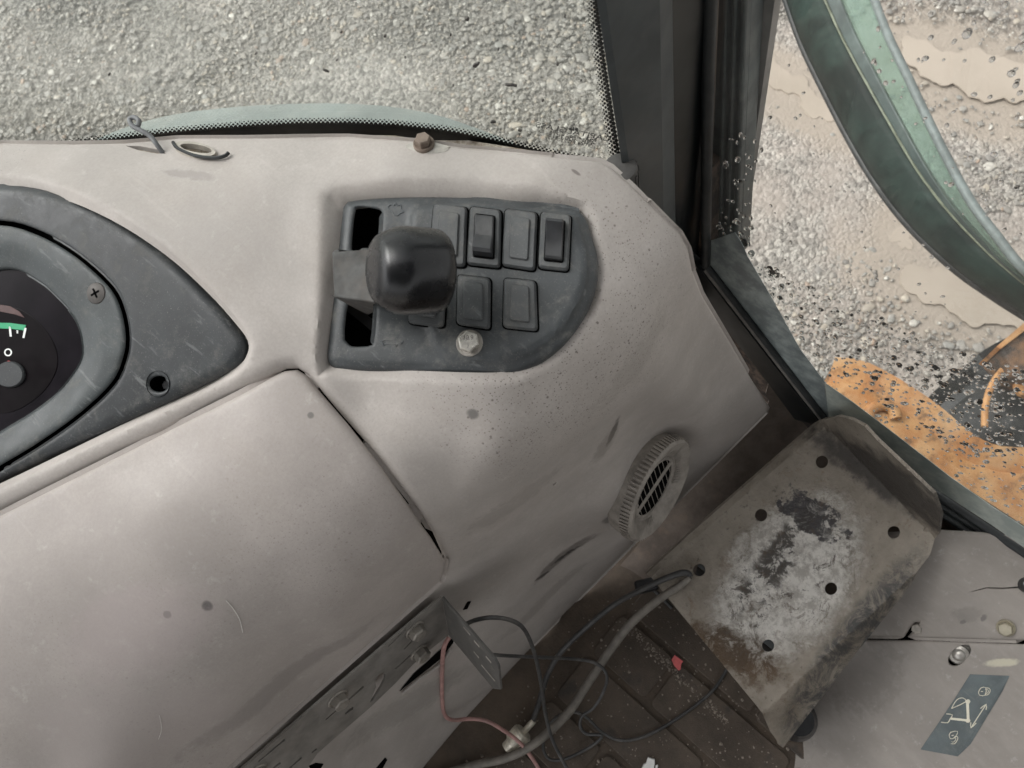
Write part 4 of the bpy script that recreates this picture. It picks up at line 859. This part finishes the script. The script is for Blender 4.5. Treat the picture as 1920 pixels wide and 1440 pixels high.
def build_outside():
    # open tinted pane
    o = empty('open_pane', (1.0, .2, -.1), 'green-tinted curved pane standing open outside the side window', 'window pane')
    E0 = [(1440, -100), (1462, -40), (1500, 70), (1545, 165), (1600, 270), (1650, 350), (1710, 425), (1790, 500), (1860, 550), (1940, 600), (2080, 680)]
    E1 = [(1500, -100), (1530, -40), (1575, 60), (1620, 145), (1668, 230), (1715, 310), (1770, 385), (1840, 460), (1890, 505), (1950, 550), (2090, 632)]
    E2 = [(1600, -100), (1625, -40), (1662, 60), (1700, 140), (1740, 225), (1785, 315), (1825, 385), (1873, 448), (1910, 495), (1965, 540), (2100, 622)]
    def crv(e, z):
        p = np.array(e, float); w = on_z(p, np.full(len(p), z)); return w
    A, B, D = crv(E0, -.14), crv(E1, -.03), crv(E2, .03)
    def resample(w, k=8):
        out = []
        for i in range(len(w) - 1):
            a, b, c, d = w[max(i - 1, 0)], w[i], w[i + 1], w[min(i + 2, len(w) - 1)]
            for j in range(k): t = j / k; out.append(.5 * (2 * b + (c - a) * t + (2 * a - 5 * b + 4 * c - d) * t * t + (3 * b - a - 3 * c + d) * t ** 3))
        out.append(w[-1]); return np.array(out)
    A, B, D = resample(A), resample(B), resample(D)
    t = NT('green_band'); n = t.noise(6, 5, .7, stretch=((3, 1, 1), (0, 0, .5))); c = t.mix(t.ramp(n, .35, .7), (.007, .014, .0125), (.025, .045, .038)); n2 = t.noise(40, 4); c = t.mix(t.ramp(n2, .6, .75, 0, .3), c, (.08, .105, .092)); t.bsdf(c, .6, 0, .2)
    def band(nm, P0, P1, mat, bul=0.0, k=6, th=.006):
        rows = []
        for i in range(k + 1):
            f = i / k; bulge = math.sin(f * math.pi) * bul; rows.append([p * (1 - f) + q * f + np.array([-bulge, 0, bulge * .4]) for p, q in zip(P0, P1)])
        b = loft(nm, rows, mat, o); s = b.modifiers.new('thick', 'SOLIDIFY'); s.thickness = th; s.offset = 0; return b
    band('dark_border', A, B, t.m, .018)
    B2 = B * .66 + D * .34
    band('slate_band', B, B2, simple('slate_green', (.045, .065, .062), .5, scale=20, dust=((.12, .16, .145), .5)))
    band('tinted_glass', B2, D, glass('tinted_glass', (.60, .73, .67), .4, .36, (.34, .43, .385)), .0)
    tube('edge_trim', D[::4], .008, simple('grey_trim', (.15, .18, .175), .5, scale=40), o, 8, 4)
    tube('inner_trim', A[::4] + np.array([0, 0, -.004]), .009, M_rubber, o, 8, 4)
    tube('seam', B[::4] + np.array([-.004, 0, .004]), .0025, simple('seam_olive', (.16, .18, .13), .6), o, 6, 4)
    # orange steel step
    t = NT('orange_paint'); n = t.noise(14, 6, .72); c = t.mix(t.ramp(n, .38, .6), (.42, .19, .065), (.55, .31, .135)); n2 = t.noise(30, 6, .75); c = t.mix(t.ramp(n2, .50, .66, 0, .9), c, (.15, .078, .04)); n3 = t.noise(9, 4); c = t.mix(t.ramp(n3, .52, .7, 0, .4), c, (.55, .40, .24)); t.bsdf(c, .5, 0, .4, t.bump(n2, .3, .002))
    st = empty('machine_step', P(1700, 820, -.4), 'flaking orange steel step plate outside below the side window', 'step')
    sheet('tread', chaikin([(1538, 722), (1560, 711), (1602, 713), (1650, 738), (1700, 770), (1740, 800), (1785, 842), (1835, 872), (1890, 886), (1990, 884), (2000, 1200), (1640, 960), (1538, 830)], 1), lambda a: on_z(a, np.full(len(a), -.28)), t.m, st, step=22, rnd=(10, .01), thick=.05)
    tube('lug', on_z(np.array([(1628, 785), (1632, 768), (1650, 760), (1672, 765), (1680, 785)], float), np.full(5, -.272)), .012, t.m, st, 8)
    hb = empty('wheel_hub', P(1880, 740, -.6), 'black rubber wheel with orange rim edge beside the step', 'wheel')
    mt = simple('tyre_rubber', (.022, .025, .025), .55, scale=40, dust=((.09, .09, .085), .5))
    sheet('tyre', chaikin([(1735, 842), (1752, 790), (1775, 752), (1812, 722), (1848, 700), (1880, 672), (1960, 640), (2000, 640), (2000, 930), (1850, 900), (1790, 868)], 2), lambda a: on_z(a, -.42 - .0008 * np.hypot(a[:, 0] - 1900, a[:, 1] - 790)), mt, hb, step=18, rnd=(30, .05), thick=.06)
    tube('rim', on_z(np.array([(1846, 800), (1848, 760), (1860, 722), (1886, 688), (1930, 655), (1980, 640)], float), np.full(6, -.40)), .007, t.m, hb, 8)
    sheet('rim_patch', chaikin([(1900, 705), (1925, 690), (1980, 700), (1980, 760), (1925, 745), (1905, 735)], 2), lambda a: on_z(a, np.full(len(a), -.41)), t.m, hb, step=15, thick=.012)
    tb = NT('rusty_block'); n = tb.noise(25, 5, .7); c = tb.mix(tb.ramp(n, .4, .65), (.045, .036, .03), (.22, .12, .06)); tb.bsdf(c, .7)
    bk = empty('step_block', P(1900, 650, -.5), 'rusty brown block with orange side above the black wheel', 'block')
    zt = -.36; q = [P(1872, 652, zt), P(1928, 612, zt), P(2000, 640, zt), P(2000, 720, zt), P(1905, 700, zt)]; prism('body', q, (0, 0, -.1), tb.m, bk, .006)
    prism('orange_face', [P(1868, 650, zt + .01), P(1926, 600, zt + .01), P(1934, 610, zt + .01), P(1876, 654, zt + .01)], (0, 0, -.1), t.m, bk)
build_outside()

# ================================================================== KNEE SPACE
def build_kick():
    t = NT('brown_kick'); n = t.noise(20, 6, .7); c = t.mix(t.ramp(n, .3, .7), (.075, .060, .050), (.135, .110, .092)); n2 = t.noise(50, 5); c = t.mix(t.ramp(n2, .55, .72, 0, .3), c, (.18, .13, .095)); t.bsdf(c, .75, 0, .35, t.bump(t.noise(300, 3), .3, .001))
    zf = tps([(1440, 770, .17), (1470, 715, .22), (1500, 780, .16), (1590, 800, .16), (1190, 1030, .012), (1290, 1090, .006), (1600, 900, .05), (1400, 860, .11), (1340, 940, .06), (1240, 1100, .002), (1450, 960, .01)], .001)
    o = sheet('kick_panel', [(1120, 1110), (1180, 1040), (1230, 985), (1330, 870), (1432, 778), (1442, 752), (1436, 738), (1440, 722), (1452, 716), (1464, 728), (1490, 768), (1496, 772), (1506, 764), (1528, 768), (1580, 792), (1640, 850), (1640, 950), (1450, 1000), (1300, 1100), (1230, 1110), (1150, 1120)], hsurf(zf), t.m, None, step=16, thick=.004)
    tag(o, 'brown dusty kick panel between dashboard foot and steel plate', 'panel')
build_kick()

def build_plate():
    pos, A, n = plane3((1215, 1075, .17), (1440, 1345, .17), (1560, 792, .27))
    def rise(a):
        a = np.asarray(a, float); p = pos(a)
        def beyond(x0, y0, x1, y1): 
            d = np.array([x1 - x0, y1 - y0], float); d /= np.linalg.norm(d); return (a[:, 0] - x0) * -d[1] + (a[:, 1] - y0) * d[0]
        r1 = np.maximum(0, beyond(1428, 1335, 1712, 1075)); r2 = np.maximum(0, -beyond(1560, 812, 1728, 985)); r3 = np.maximum(0, -beyond(1215, 1090, 1535, 812) )
        bend = lambda r, k: np.where(r < 5, r * r / 10, r - 2.5) * k
        h = bend(r1, .00075) + bend(r2, .0030) + bend(r3, .0009)
        return p + n * h[:, None]
    # weathered steel
    t = NT('weathered_steel')
    n1 = t.noise(16, 6, .7); c = t.mix(t.ramp(n1, .3, .7), (.165, .142, .115), (.28, .250, .21))
    n2 = t.noise(120, 5, .7); c = t.mix(t.ramp(n2, .58, .70, 0, .6), c, (.05, .043, .038))
    cen = pos(np.array([(1470, 1090)], float))[0]; ex = pos(np.array([(1340, 1260)], float))[0] - pos(np.array([(1560, 960)], float))[0]; ex /= np.linalg.norm(ex); ey = np.cross(n, ex)
    wm = t.spot(cen, [(ex, .150), (ey, .085), (n, .1)], .22, 28)                       # worn pale coating
    n3 = t.noise(70, 8, .8); n3b = t.noise(17, 9, .8, dist=1.2); n3c = t.noise(42, 10, .78, dist=.5)
    pale = t.mix(t.ramp(n3, .40, .56), (.48, .45, .41), (.80, .77, .72))
    c = t.mix(t.math('MULTIPLY', wm, t.ramp(n3b, .40, .46, .12, .95)), c, pale)
    bl = t.spot(pos(np.array([(1520, 965)], float))[0], [(ey, .052), (ex, .026), (n, .1)], .75, 60); c = t.mix(t.math('MULTIPLY', t.ramp(bl, .15, .6), t.ramp(n3c, .36, .52, .25, .95)), c, (.050, .047, .052))
    b2 = t.spot(pos(np.array([(1450, 1060)], float))[0], [(ex, .105), (ey, .026), (n, .1)], .5, 45); c = t.mix(t.math('MULTIPLY', b2, t.ramp(n3c, .47, .52, 0, .92)), c, (.060, .053, .048))
    br = t.spot(pos(np.array([(1370, 1225)], float))[0], [(ey * .2 + ex * .98, .040), (ey, .080), (n, .1)], .5, 40); c = t.mix(t.math('MULTIPLY', br, t.ramp(n3c, .40, .52, .25, .97)), c, (.080, .050, .027))
    dk = t.ramp(n3c, .56, .60); c = t.mix(t.math('MULTIPLY', t.math('MULTIPLY', dk, wm), .85), c, (.10, .082, .066))
    rs = t.noise(38, 6, .8, dist=.6); c = t.mix(t.math('MULTIPLY', t.ramp(rs, .56, .66), .45), c, (.15, .10, .065))
    sk = t.noise(30, 9, .8, dist=.6); fl = t.spot(pos(np.array([(1590, 1215)], float))[0], [(ex, .19), (ey, .028), (n, .1)], .25, 30); c = t.mix(t.math('MULTIPLY', fl, t.ramp(sk, .40, .58, .1, .9)), c, (.035, .036, .038))
    so = t.spot(pos(np.array([(1690, 915)], float))[0], [(pos(np.array([(1760, 985)], float))[0] - pos(np.array([(1620, 845)], float))[0], .09 * .2), (ex, .03), (n, .2)], .4, 40); c = t.mix(t.math('MULTIPLY', so, .85), c, (.03, .027, .026))
    h = t.math('ADD', t.math('MULTIPLY', t.math('ADD', n3c, t.math('MULTIPLY', n3, .5)), t.math('ADD', t.math('MULTIPLY', wm, 1.4), .10)), t.math('MULTIPLY', n2, .25))
    t.bsdf(c, t.ramp(n1, .3, .7, .42, .7), t.math('MULTIPLY', t.math('SUBTRACT', 1.0, wm), .35), .5, t.bump(h, 1.0, .006))
    hole = lambda x, y: ellipse(x, y, 11.5, 12, .6, 20)
    OUT = [(1215, 1075), (1290, 1006), (1400, 910), (1480, 840), (1528, 799), (1545, 789), (1575, 790), (1600, 800), (1622, 814), (1642, 836), (1700, 892), (1735, 926), (1752, 962), (1756, 1000), (1744, 1040), (1690, 1110), (1600, 1218), (1520, 1318), (1471, 1380), (1448, 1362), (1420, 1325), (1350, 1240), (1280, 1155)]
    s = empty('steel_plate', pos(np.array([(1440, 1345)], float))[0] * [1, 1, 0], 'weathered steel tray plate with round holes propped over the floor', 'steel plate')
    sheet('tray', OUT, rise, t.m, s, step=12, holes=[hole(1541, 866), hole(1676, 998), hole(1427, 966), hole(1311, 1069), hole(1558, 1104), hole(1440, 1211)], thick=.004, ang=35, extra=[np.linspace(a_, b_, 45) + np.array(o_) for a_, b_ in (((1428, 1335), (1712, 1075)), ((1560, 812), (1728, 985)), ((1218, 1088), (1535, 812))) for o_ in ((-2, -2), (1, 1), (4, 3))])
    # soot-black strip inside the upturned end and a bracket under it
    pr = on_surf(rise, [(1335, 1150), (1400, 1040), (1600, 960)], -.03)
    for q in ((1330, 1060), (1600, 900), (1450, 1200)):
        a = on_surf(rise, [q], -.006)[0]; prism('leg', [a + [-.012, -.012, 0], a + [.012, -.012, 0], a + [.012, .012, 0], a + [-.012, .012, 0]], (0, 0, .004 - a[2]), M_rubber, s)
    m_ = on_surf(rise, [(1500, 1345)], 0)[0]
    rb = lathe('rubber_mount', (*P(1496, 1350, .11)[:2], 0), (0, 0, 1), [(.030, .0), (.032, .03), (.026, .06), (.029, .09), (.020, .118), (.0, .12)], M_black, None, 28); tag(rb, 'round black rubber mount under the low corner of the steel plate', 'rubber mount')
    return pos, n
plate_pos, plate_n = build_plate()

def build_console():
    zc = tps([(1700, 985, .225), (1765, 996, .235), (1920, 1008, .245), (2150, 1030, .26), (1600, 1195, .09), (1640, 1197, .11), (1920, 1205, .20), (2150, 1215, .25), (1490, 1385, .0), (1440, 1440, -.01), (1350, 1560, -.02), (1700, 1440, .085), (1920, 1440, .155), (2150, 1440, .2), (1700, 1640, .06), (2150, 1640, .17)], .0006)
    cp = hsurf(zc); sc = empty('side_console', P(1800, 1300, 0.0), 'grey moulded side console with cracked upper skin and dark pictogram sticker', 'console')
    def cs(px, py, qx, qy, wid, col, amt, na=.5):
        a = on_surf(cp, [(px, py), (qx, qy)], 0); m_ = a.mean(0); d = a[1] - a[0]; L = np.linalg.norm(d) / 2; d /= np.linalg.norm(d); _, nn = normals_of(cp, np.array([((px + qx) / 2, (py + qy) / 2)])); return (m_, [(d, L), (np.cross(nn[0], d), wid), (nn[0], .05)], col, amt, na)
    mc = mauve('console_plastic', [cs(1780, 1155, 1850, 1150, .012, (.15, .14, .13), .4, .5), cs(1840, 1245, 1915, 1240, .006, (.50, .47, .37), .9, .4), cs(1560, 1330, 1680, 1200, .05, (.18, .165, .15), .4, .8), cs(1840, 1165, 1850, 1150, .004, (.12, .11, .11), .7), cs(1800, 1170, 1812, 1162, .003, (.12, .11, .11), .7)], base=(.275, .252, .23), speck=False)
    up = sheet('upper_skin', [(1650, 1000), (1765, 995), (1840, 999), (1925, 1008), (2150, 1030), (2150, 1211), (1960, 1204), (1920, 1202), (1800, 1199), (1700, 1196), (1712, 1183), (1722, 1170), (1716, 1168), (1706, 1178), (1695, 1195), (1600, 1193)], cp, mc, sc, step=16, rnd=(8, .004), thick=.004,
               holes=[[(1812, 1112), (1835, 1105), (1850, 1101), (1880, 1102), (1918, 1099), (1918, 1102.5), (1880, 1105), (1850, 1103.5), (1835, 1107)]])
    lo = sheet('lower_skin', [(1560, 1200), (1700, 1202), (1800, 1205), (1920, 1209), (2150, 1218), (2150, 1640), (1300, 1640), (1440, 1440), (1490, 1385), (1520, 1300)], cp, mc, sc, step=16, rnd=(5, .003), thick=.004, holes=[ellipse(1799, 1229, 26, 15, -.72, 24)])
    sheet('backing', [(1580, 1090), (2150, 1090), (2150, 1320), (1560, 1300)], lifted(cp, off=-.018), M_void, sc, step=40, thick=.002)
    _, nn = normals_of(cp, np.array([(1799., 1229.)])); nn = nn[0]
    c = on_surf(cp, [(1797, 1229)], -.010)[0]; zb = lathe('stud', c, nn, [(.016, -.004), (.0165, .001), (.013, .004), (.0125, .007), (.008, .0085), (.007, .0105), (.004, .0125), (.002, .013)], simple('stud_zinc', (.42, .40, .37), .4, .7), sc, 32)
    hexbolt('bolt', on_surf(cp, [(1886, 1177)], .001)[0], nn, .0085, .008, simple('yellowed_bolt', (.34, .31, .24), .5, .5), sc, 1.25, .4)
    hexbolt('bolt', on_surf(cp, [(1718, 1180)], -.006)[0], nn, .007, .008, M_dirtybolt, sc, 0, .2)
    # pictogram sticker
    stp = lifted(cp, off=.0004)
    f = slab('sticker', [(1819, 1264), (1893, 1267), (1880, 1295), (1850, 1345), (1820, 1395), (1796, 1418), (1726, 1405), (1760, 1355), (1790, 1310)], stp, .0005, slate('sticker_slate', (.095, .115, .12), .25), sc, .5, .0002)
    z = lambda x, y: (1640 + x / 4.2357, 1100 + y / 4.2353)      # sticker zoom coordinates
    ip = lifted(stp, off=.0010)
    def line(nm, pts, w=1.0, closed=False):
        q = [z(*p) for p in pts]; q = q + [q[0]] if closed else q; tube(nm, on_surf(ip, q, 0), .00042 * w, M_cream, f, 5, 2)
    def bar(nm, a, b, w):
        a, b = np.array(z(*a)), np.array(z(*b)); d = (b - a) / np.linalg.norm(b - a); k = np.array([-d[1], d[0]]) * w / 2; slab(nm, [a + k, b + k, b - k, a - k], stp, .0009, M_cream, f, .2, .0001)
    bar('boom_arm', (738, 915), (745, 1065), 5.2); bar('boom_arm', (605, 1046), (748, 1062), 4.2)
    slab('boom_joint', ellipse(*z(741, 912), 4.6, 4.2, 0, 14), stp, .001, M_cream, f, .3, .0001); slab('boom_joint', ellipse(*z(742, 1062), 4.6, 4.0, 0, 14), stp, .001, M_cream, f, .3, .0001)
    line('boom_outline', [(612, 965), (640, 915), (668, 887), (705, 882), (728, 905), (700, 925), (660, 945)], 1.3, True)
    line('bucket', [(572, 1008), (620, 1016), (600, 1050), (583, 1078), (530, 1074)], 1.5)
    line('arrow', [(765, 1120), (888, 930)], 1.3); line('arrow_head', [(842, 965), (888, 930), (886, 975)], 1.3); line('arrow_head', [(766, 1075), (765, 1120), (808, 1080)], 1.3)
    line('padlock', [(826, 835), (845, 802), (885, 800), (880, 858), (836, 860)], 1.1, True); line('padlock_shackle', [(880, 802), (912, 805), (918, 830), (900, 856), (876, 858)], 1.1); line('padlock_shackle', [(880, 815), (900, 816), (904, 832), (892, 845), (878, 846)], .9); line('keyhole', [(846, 830), (862, 830)], 1.2)
    line('open_padlock', [(594, 1180), (606, 1155), (662, 1146), (640, 1195), (604, 1206)], 1.1, True); line('open_shackle', [(636, 1190), (660, 1188), (660, 1212), (638, 1245), (608, 1244)], 1.1); line('open_shackle', [(632, 1200), (646, 1200), (644, 1214), (630, 1232), (614, 1230)], .9); line('keyhole', [(614, 1180), (630, 1178)], 1.2)
    # black knob at the frame edge
    c = P(1930, 1098, .235); kb = lathe('knob', c, (-.2, 0, 1), [(.009, -.03), (.010, .0), (.0085, .006), (.003, .008)], M_black, sc, 20)
build_console()

def build_bracket():
    pos, A, n = plane3((822, 1114, .445), (440, 1440, .505), (600, 1440, .36)); pos = lifted(pos, off=.006); A = A + n * .006
    b = empty('mounting_bracket', A * [1, 1, 0], 'slotted grey steel angle bracket bolted to the knee wall', 'bracket')
    t = NT('bracket_steel'); n1 = t.noise(14, 5); c = t.mix(t.ramp(n1, .3, .7), (.085, .083, .079), (.15, .145, .136)); n2 = t.noise(60, 5); c = t.mix(t.ramp(n2, .55, .72, 0, .45), c, (.21, .195, .175)); t.bsdf(c, .6, .1, .35, t.bump(t.noise(300, 3), .15, .001))
    def slot(x0, y0, x1, y1, w0, w1):
        d = np.array([x1 - x0, y1 - y0], float); d /= np.linalg.norm(d); k = np.array([-d[1], d[0]]); a = np.array([x0, y0], float); e = np.array([x1, y1], float)
        return [tuple(a + k * w0), tuple(e + k * w1), tuple(e + d * w1), tuple(e - k * w1), tuple(a - k * w0)]
    slots = [slot(605, 1342, 676, 1280, .8, 1.8), slot(642, 1331, 655, 1320, 1.2, 3), slot(480, 1419, 528, 1379, 1, 1.8), slot(722, 1205, 754, 1174, .8, 1.2), slot(752, 1210, 772, 1190, .8, 1), slot(736, 1247, 770, 1216, .8, 1.4), slot(500, 1438, 520, 1422, 1, 1.8), slot(531, 1438, 560, 1413, 1, 1.6), slot(580, 1403, 588, 1397, 1, 1.6)]
    key = [(688, 1310), (700, 1280), (698, 1268), (704, 1258), (712, 1254), (718, 1258), (716, 1268), (708, 1284), (694, 1306)]
    sheet('strip', [(822, 1113), (829, 1150), (836, 1184), (800, 1212), (768, 1240), (735, 1275), (690, 1318), (630, 1370), (590, 1405), (560, 1450), (480, 1540), (330, 1540), (440, 1442), (640, 1268), (740, 1182)], pos, simple('worn_strip', (.20, .188, .172), .6, .1, scale=30, dust=((.26, .24, .215), .6)), b, step=11, holes=slots + [key], thick=.003)
    # bent-out arm
    N3 = n; P0 = pos(np.array([(822, 1113)], float))[0]; P1 = pos(np.array([(836, 1185)], float))[0]; L = .094; dn = (P1 - P0); dh = dn / np.linalg.norm(dn); th = np.cross(N3, dh) * .003
    Q = [P0, P0 + N3 * .093, P0 + N3 * .099 + dn * .10, P0 + N3 * .099 + dn * .74, P1 + N3 * .085, P1]
    arm = prism('arm', Q, th, t.m, b, .0006)
    side = 1 if ((C - P0) @ th) > 0 else -1
    def mark(u, v, ru, rv):
        c_ = P0 + N3 * u + dn * v + (th * 1.0 if side > 0 else 0) + th / .003 * .0002 * side
        box('arm_hole', c_, (N3, dh, th / .003), (ru, rv, .0003), simple('bare_hole', (.42, .39, .35), .6), arm)
    for u, v in ((.062, .16), (.082, .22), (.058, .52)): mark(u, v, .0045, .0016)
    mark(.045, .12, .006, .0012); mark(.078, .66, .012, .0011)
    for x, y in ((776, 1170), (785, 1212), (632, 1298), (480, 1436)):
        c = pos(np.array([(x - 4, y + 3)], float))[0]; hexbolt('bolt', c, n, .0095, .011, M_dirtybolt, b, 1.3, .2 + x * .01)
    # torn patch of wall under the bracket
    q = on_surf(shell_pos, [(755, 1290), (780, 1262), (800, 1245), (830, 1218), (850, 1195), (840, 1215), (815, 1243), (790, 1262)], .0015)
    tr = sheet('torn_edge', [(748, 1294), (775, 1262), (800, 1240), (828, 1214), (852, 1190), (848, 1204), (826, 1232), (804, 1250), (780, 1268)], lifted(shell_pos, off=.002), M_void, dash, step=8, thick=.0008)
    tube('torn_lip', on_surf(shell_pos, [(752, 1296), (782, 1270), (806, 1254), (828, 1236), (842, 1214)], .003), .0022, M_shell, tr, 6)
    for q in ([(868, 1143), (876, 1128), (883, 1127), (876, 1141)], [(584, 1444), (578, 1436), (592, 1430), (606, 1432), (600, 1442)], [(705, 1440), (722, 1420), (726, 1424), (714, 1446)]): slab('puncture', q, shell_pos, .0008, M_void, dash, .5, .0002)
build_bracket()

def build_cables():
    mg = simple('grey_cable', (.17, .155, .135), .6, scale=60, dust=((.26, .235, .2), .7)); mk = simple('black_cable', (.05, .05, .05), .5, scale=60, dust=((.16, .15, .14), .7)); mpk = simple('pink_wire', (.42, .24, .22), .55, scale=60, dust=((.25, .18, .16), .6))
    T = lambda L: [P(x, y, z) for x, y, z in L]
    o = empty('aerial_cable', P(1130, 1250, 0), 'thick grey cable looping off the steel plate across the floor', 'cable')
    tube('cable', T([(760, 1475, .008), (880, 1437, .012), (950, 1421, .03), (1005, 1392, .05), (1062, 1340, .05), (1100, 1285, .05), (1140, 1225, .06), (1180, 1172, .09), (1230, 1128, .15), (1275, 1098, .19), (1294, 1082, .2)]), .0066, mg, o, 10, 8, radii=[.0066] * 8 + [.006, .005, .0042])
    tube('dark_lead', T([(1294, 1082, .2), (1290, 1075, .2), (1275, 1075, .2), (1240, 1088, .18), (1200, 1107, .15), (1150, 1135, .1), (1095, 1180, .06), (1050, 1225, .04), (1025, 1270, .03), (1010, 1320, .028), (998, 1354, .027)]), .0042, mk, o, 10, 8, radii=[.0042, .0044, .0045] + [.0042] * 8)
    c0, c1 = P(996, 1357, .027), P(958, 1398, .018); ax = c1 - c0; L = np.linalg.norm(ax); brass = simple('nickel', (.72, .68, .58), .4, .45, scale=120)
    cn = lathe('connector', c0, ax, [(.0045, -.006), (.0048, .0), (.0048, L * .35), (.0135, L * .37), (.0155, L * .43), (.0155, L * .85), (.0125, L * .9), (.0115, L * 1.0), (.0115, L * 1.15)], brass, o, 28, ang=25)
    a, b, nn = frame(ax)
    for k in range(24):
        t_ = k / 24 * 6.2832; d = a * math.cos(t_) + b * math.sin(t_); e = np.cross(nn, d); box('knurl', c0 + nn * L * .63 + d * .0155, (d, e, nn), (.0006, .001, L * .2), brass, cn)
    o = empty('thin_wire', P(1000, 1250, 0), 'thin grey wire arching from behind the bracket arm to the floor', 'wire')
    tube('wire', T([(860, 1185, .40), (880, 1167, .40), (918, 1158, .40), (958, 1163, .37), (984, 1182, .32), (1003, 1228, .25), (1016, 1290, .17), (1022, 1335, .11), (1035, 1385, .06), (1058, 1432, .03), (1090, 1490, .02)]), .0027, mk, o, 8, 8)
    o = empty('tangled_wire', P(1100, 1350, 0), 'thin dark wire tangled in loose loops across the rubber pads', 'wire')
    tube('wire', T([(905, 1222, .30), (930, 1228, .27), (1000, 1232, .2), (1080, 1236, .12), (1120, 1245, .1), (1138, 1268, .085), (1130, 1300, .06), (1112, 1328, .04), (1092, 1342, .03), (1088, 1362, .025), (1100, 1376, .025), (1128, 1379, .026), (1110, 1398, .02), (1062, 1422, .014), (1032, 1424, .014), (1019, 1405, .016), (1022, 1378, .02), (1040, 1348, .026), (1072, 1335, .026), (1100, 1345, .022), (1128, 1372, .014), (1165, 1388, .01), (1215, 1378, .01), (1280, 1340, .01), (1335, 1296, .01), (1362, 1256, .012), (1375, 1230, .014)]), .0024, mk, o, 8, 8)
    o = empty('pink_wire', P(830, 1345, 0), 'bare pink wire hanging from the torn hole in the knee wall', 'wire')
    tube('wire', T([(842, 1195, .33), (832, 1216, .325), (829, 1260, .24), (829, 1305, .16), (833, 1338, .10), (848, 1350, .075), (880, 1348, .05), (912, 1352, .04), (945, 1370, .045), (975, 1393, .05), (1000, 1425, .03), (1030, 1475, .012)]), .0030, mpk, o, 8, 8)
    o = empty('plug', P(1205, 1100, 0), 'small black plug with bright metal pin lying by the steel plate edge', 'plug')
    pc = P(1212, 1098, .03); box('body', pc, (np.array([.8, -.6, 0]), np.array([.6, .8, 0]), (0, 0, 1)), (.018, .010, .012), M_black, o, .004)
    tube('pin', [P(1196, 1103, .03), P(1181, 1122, .025)], .0020, simple('bright_pin', (.8, .78, .72), .25, .9), o, 10, 3)
    tube('lead', [pc, P(1230, 1110, .02), P(1260, 1140, .01)], .003, mk, o, 8, 6)
    # scraps
    zf = lambda a: on_z(a, np.full(len(a), .0047))
    tag(slab('red_scrap', [(1259, 1237), (1265, 1228), (1281, 1240), (1278, 1244), (1276, 1256), (1272, 1257), (1264, 1248)], zf, .0012, simple('red_tape', (.62, .13, .13), .5), None, .6, .0004), 'small torn scrap of red tape on the rubber pad', 'scrap')
    o = empty('white_clip', P(1215, 1432, 0), 'small white plastic clip lying on the floor', 'clip'); mw_ = simple('white_plastic', (.8, .8, .78), .4, var=.05)
    slab('body', [(1203, 1440), (1207, 1432), (1211, 1430), (1215, 1419), (1228, 1423), (1228, 1431), (1226, 1445), (1215, 1460), (1198, 1456)], zf, .006, mw_, o, 1); slab('prong', [(1229, 1435), (1234, 1433), (1233, 1446), (1228, 1450)], zf, .004, mw_, o, .6)
    # crumbs of dirt
    bm = bmesh.new(); bmesh.ops.create_icosphere(bm, subdivisions=1, radius=1); bv = np.array([v.co[:] for v in bm.verts]); bf = [[v.index for v in f.verts] for f in bm.faces]; bm.free(); V = []; Fs = []
    for k in range(900):
        if k % 3 == 0:
            f = rng.random(); q = np.array([1180, 1160]) * (1 - f) + np.array([1370, 1345]) * f + rng.normal(0, 5, 2) + [-8, 10]
        else: q = rng.uniform([860, 1120], [1480, 1440])
        r = rng.lognormal(math.log(.0010), .5); r = min(r, .003); w = P(q[0], q[1], .0045) ; 
        if w[1] > .15: continue
        b = len(V); V += list(w + bv * (1 + .25 * rng.standard_normal((len(bv), 1))) * r * np.array([1, 1, .6])); Fs += [[i + b for i in f_] for f_ in bf]
    tag(link('crumbs', mesh_from(V, Fs), simple('crumb_dirt', (.24, .205, .17), .9, var=.6, scale=300)), 'crumbs of dried dirt scattered over the cab floor', 'dirt', kind='stuff')
build_cables()
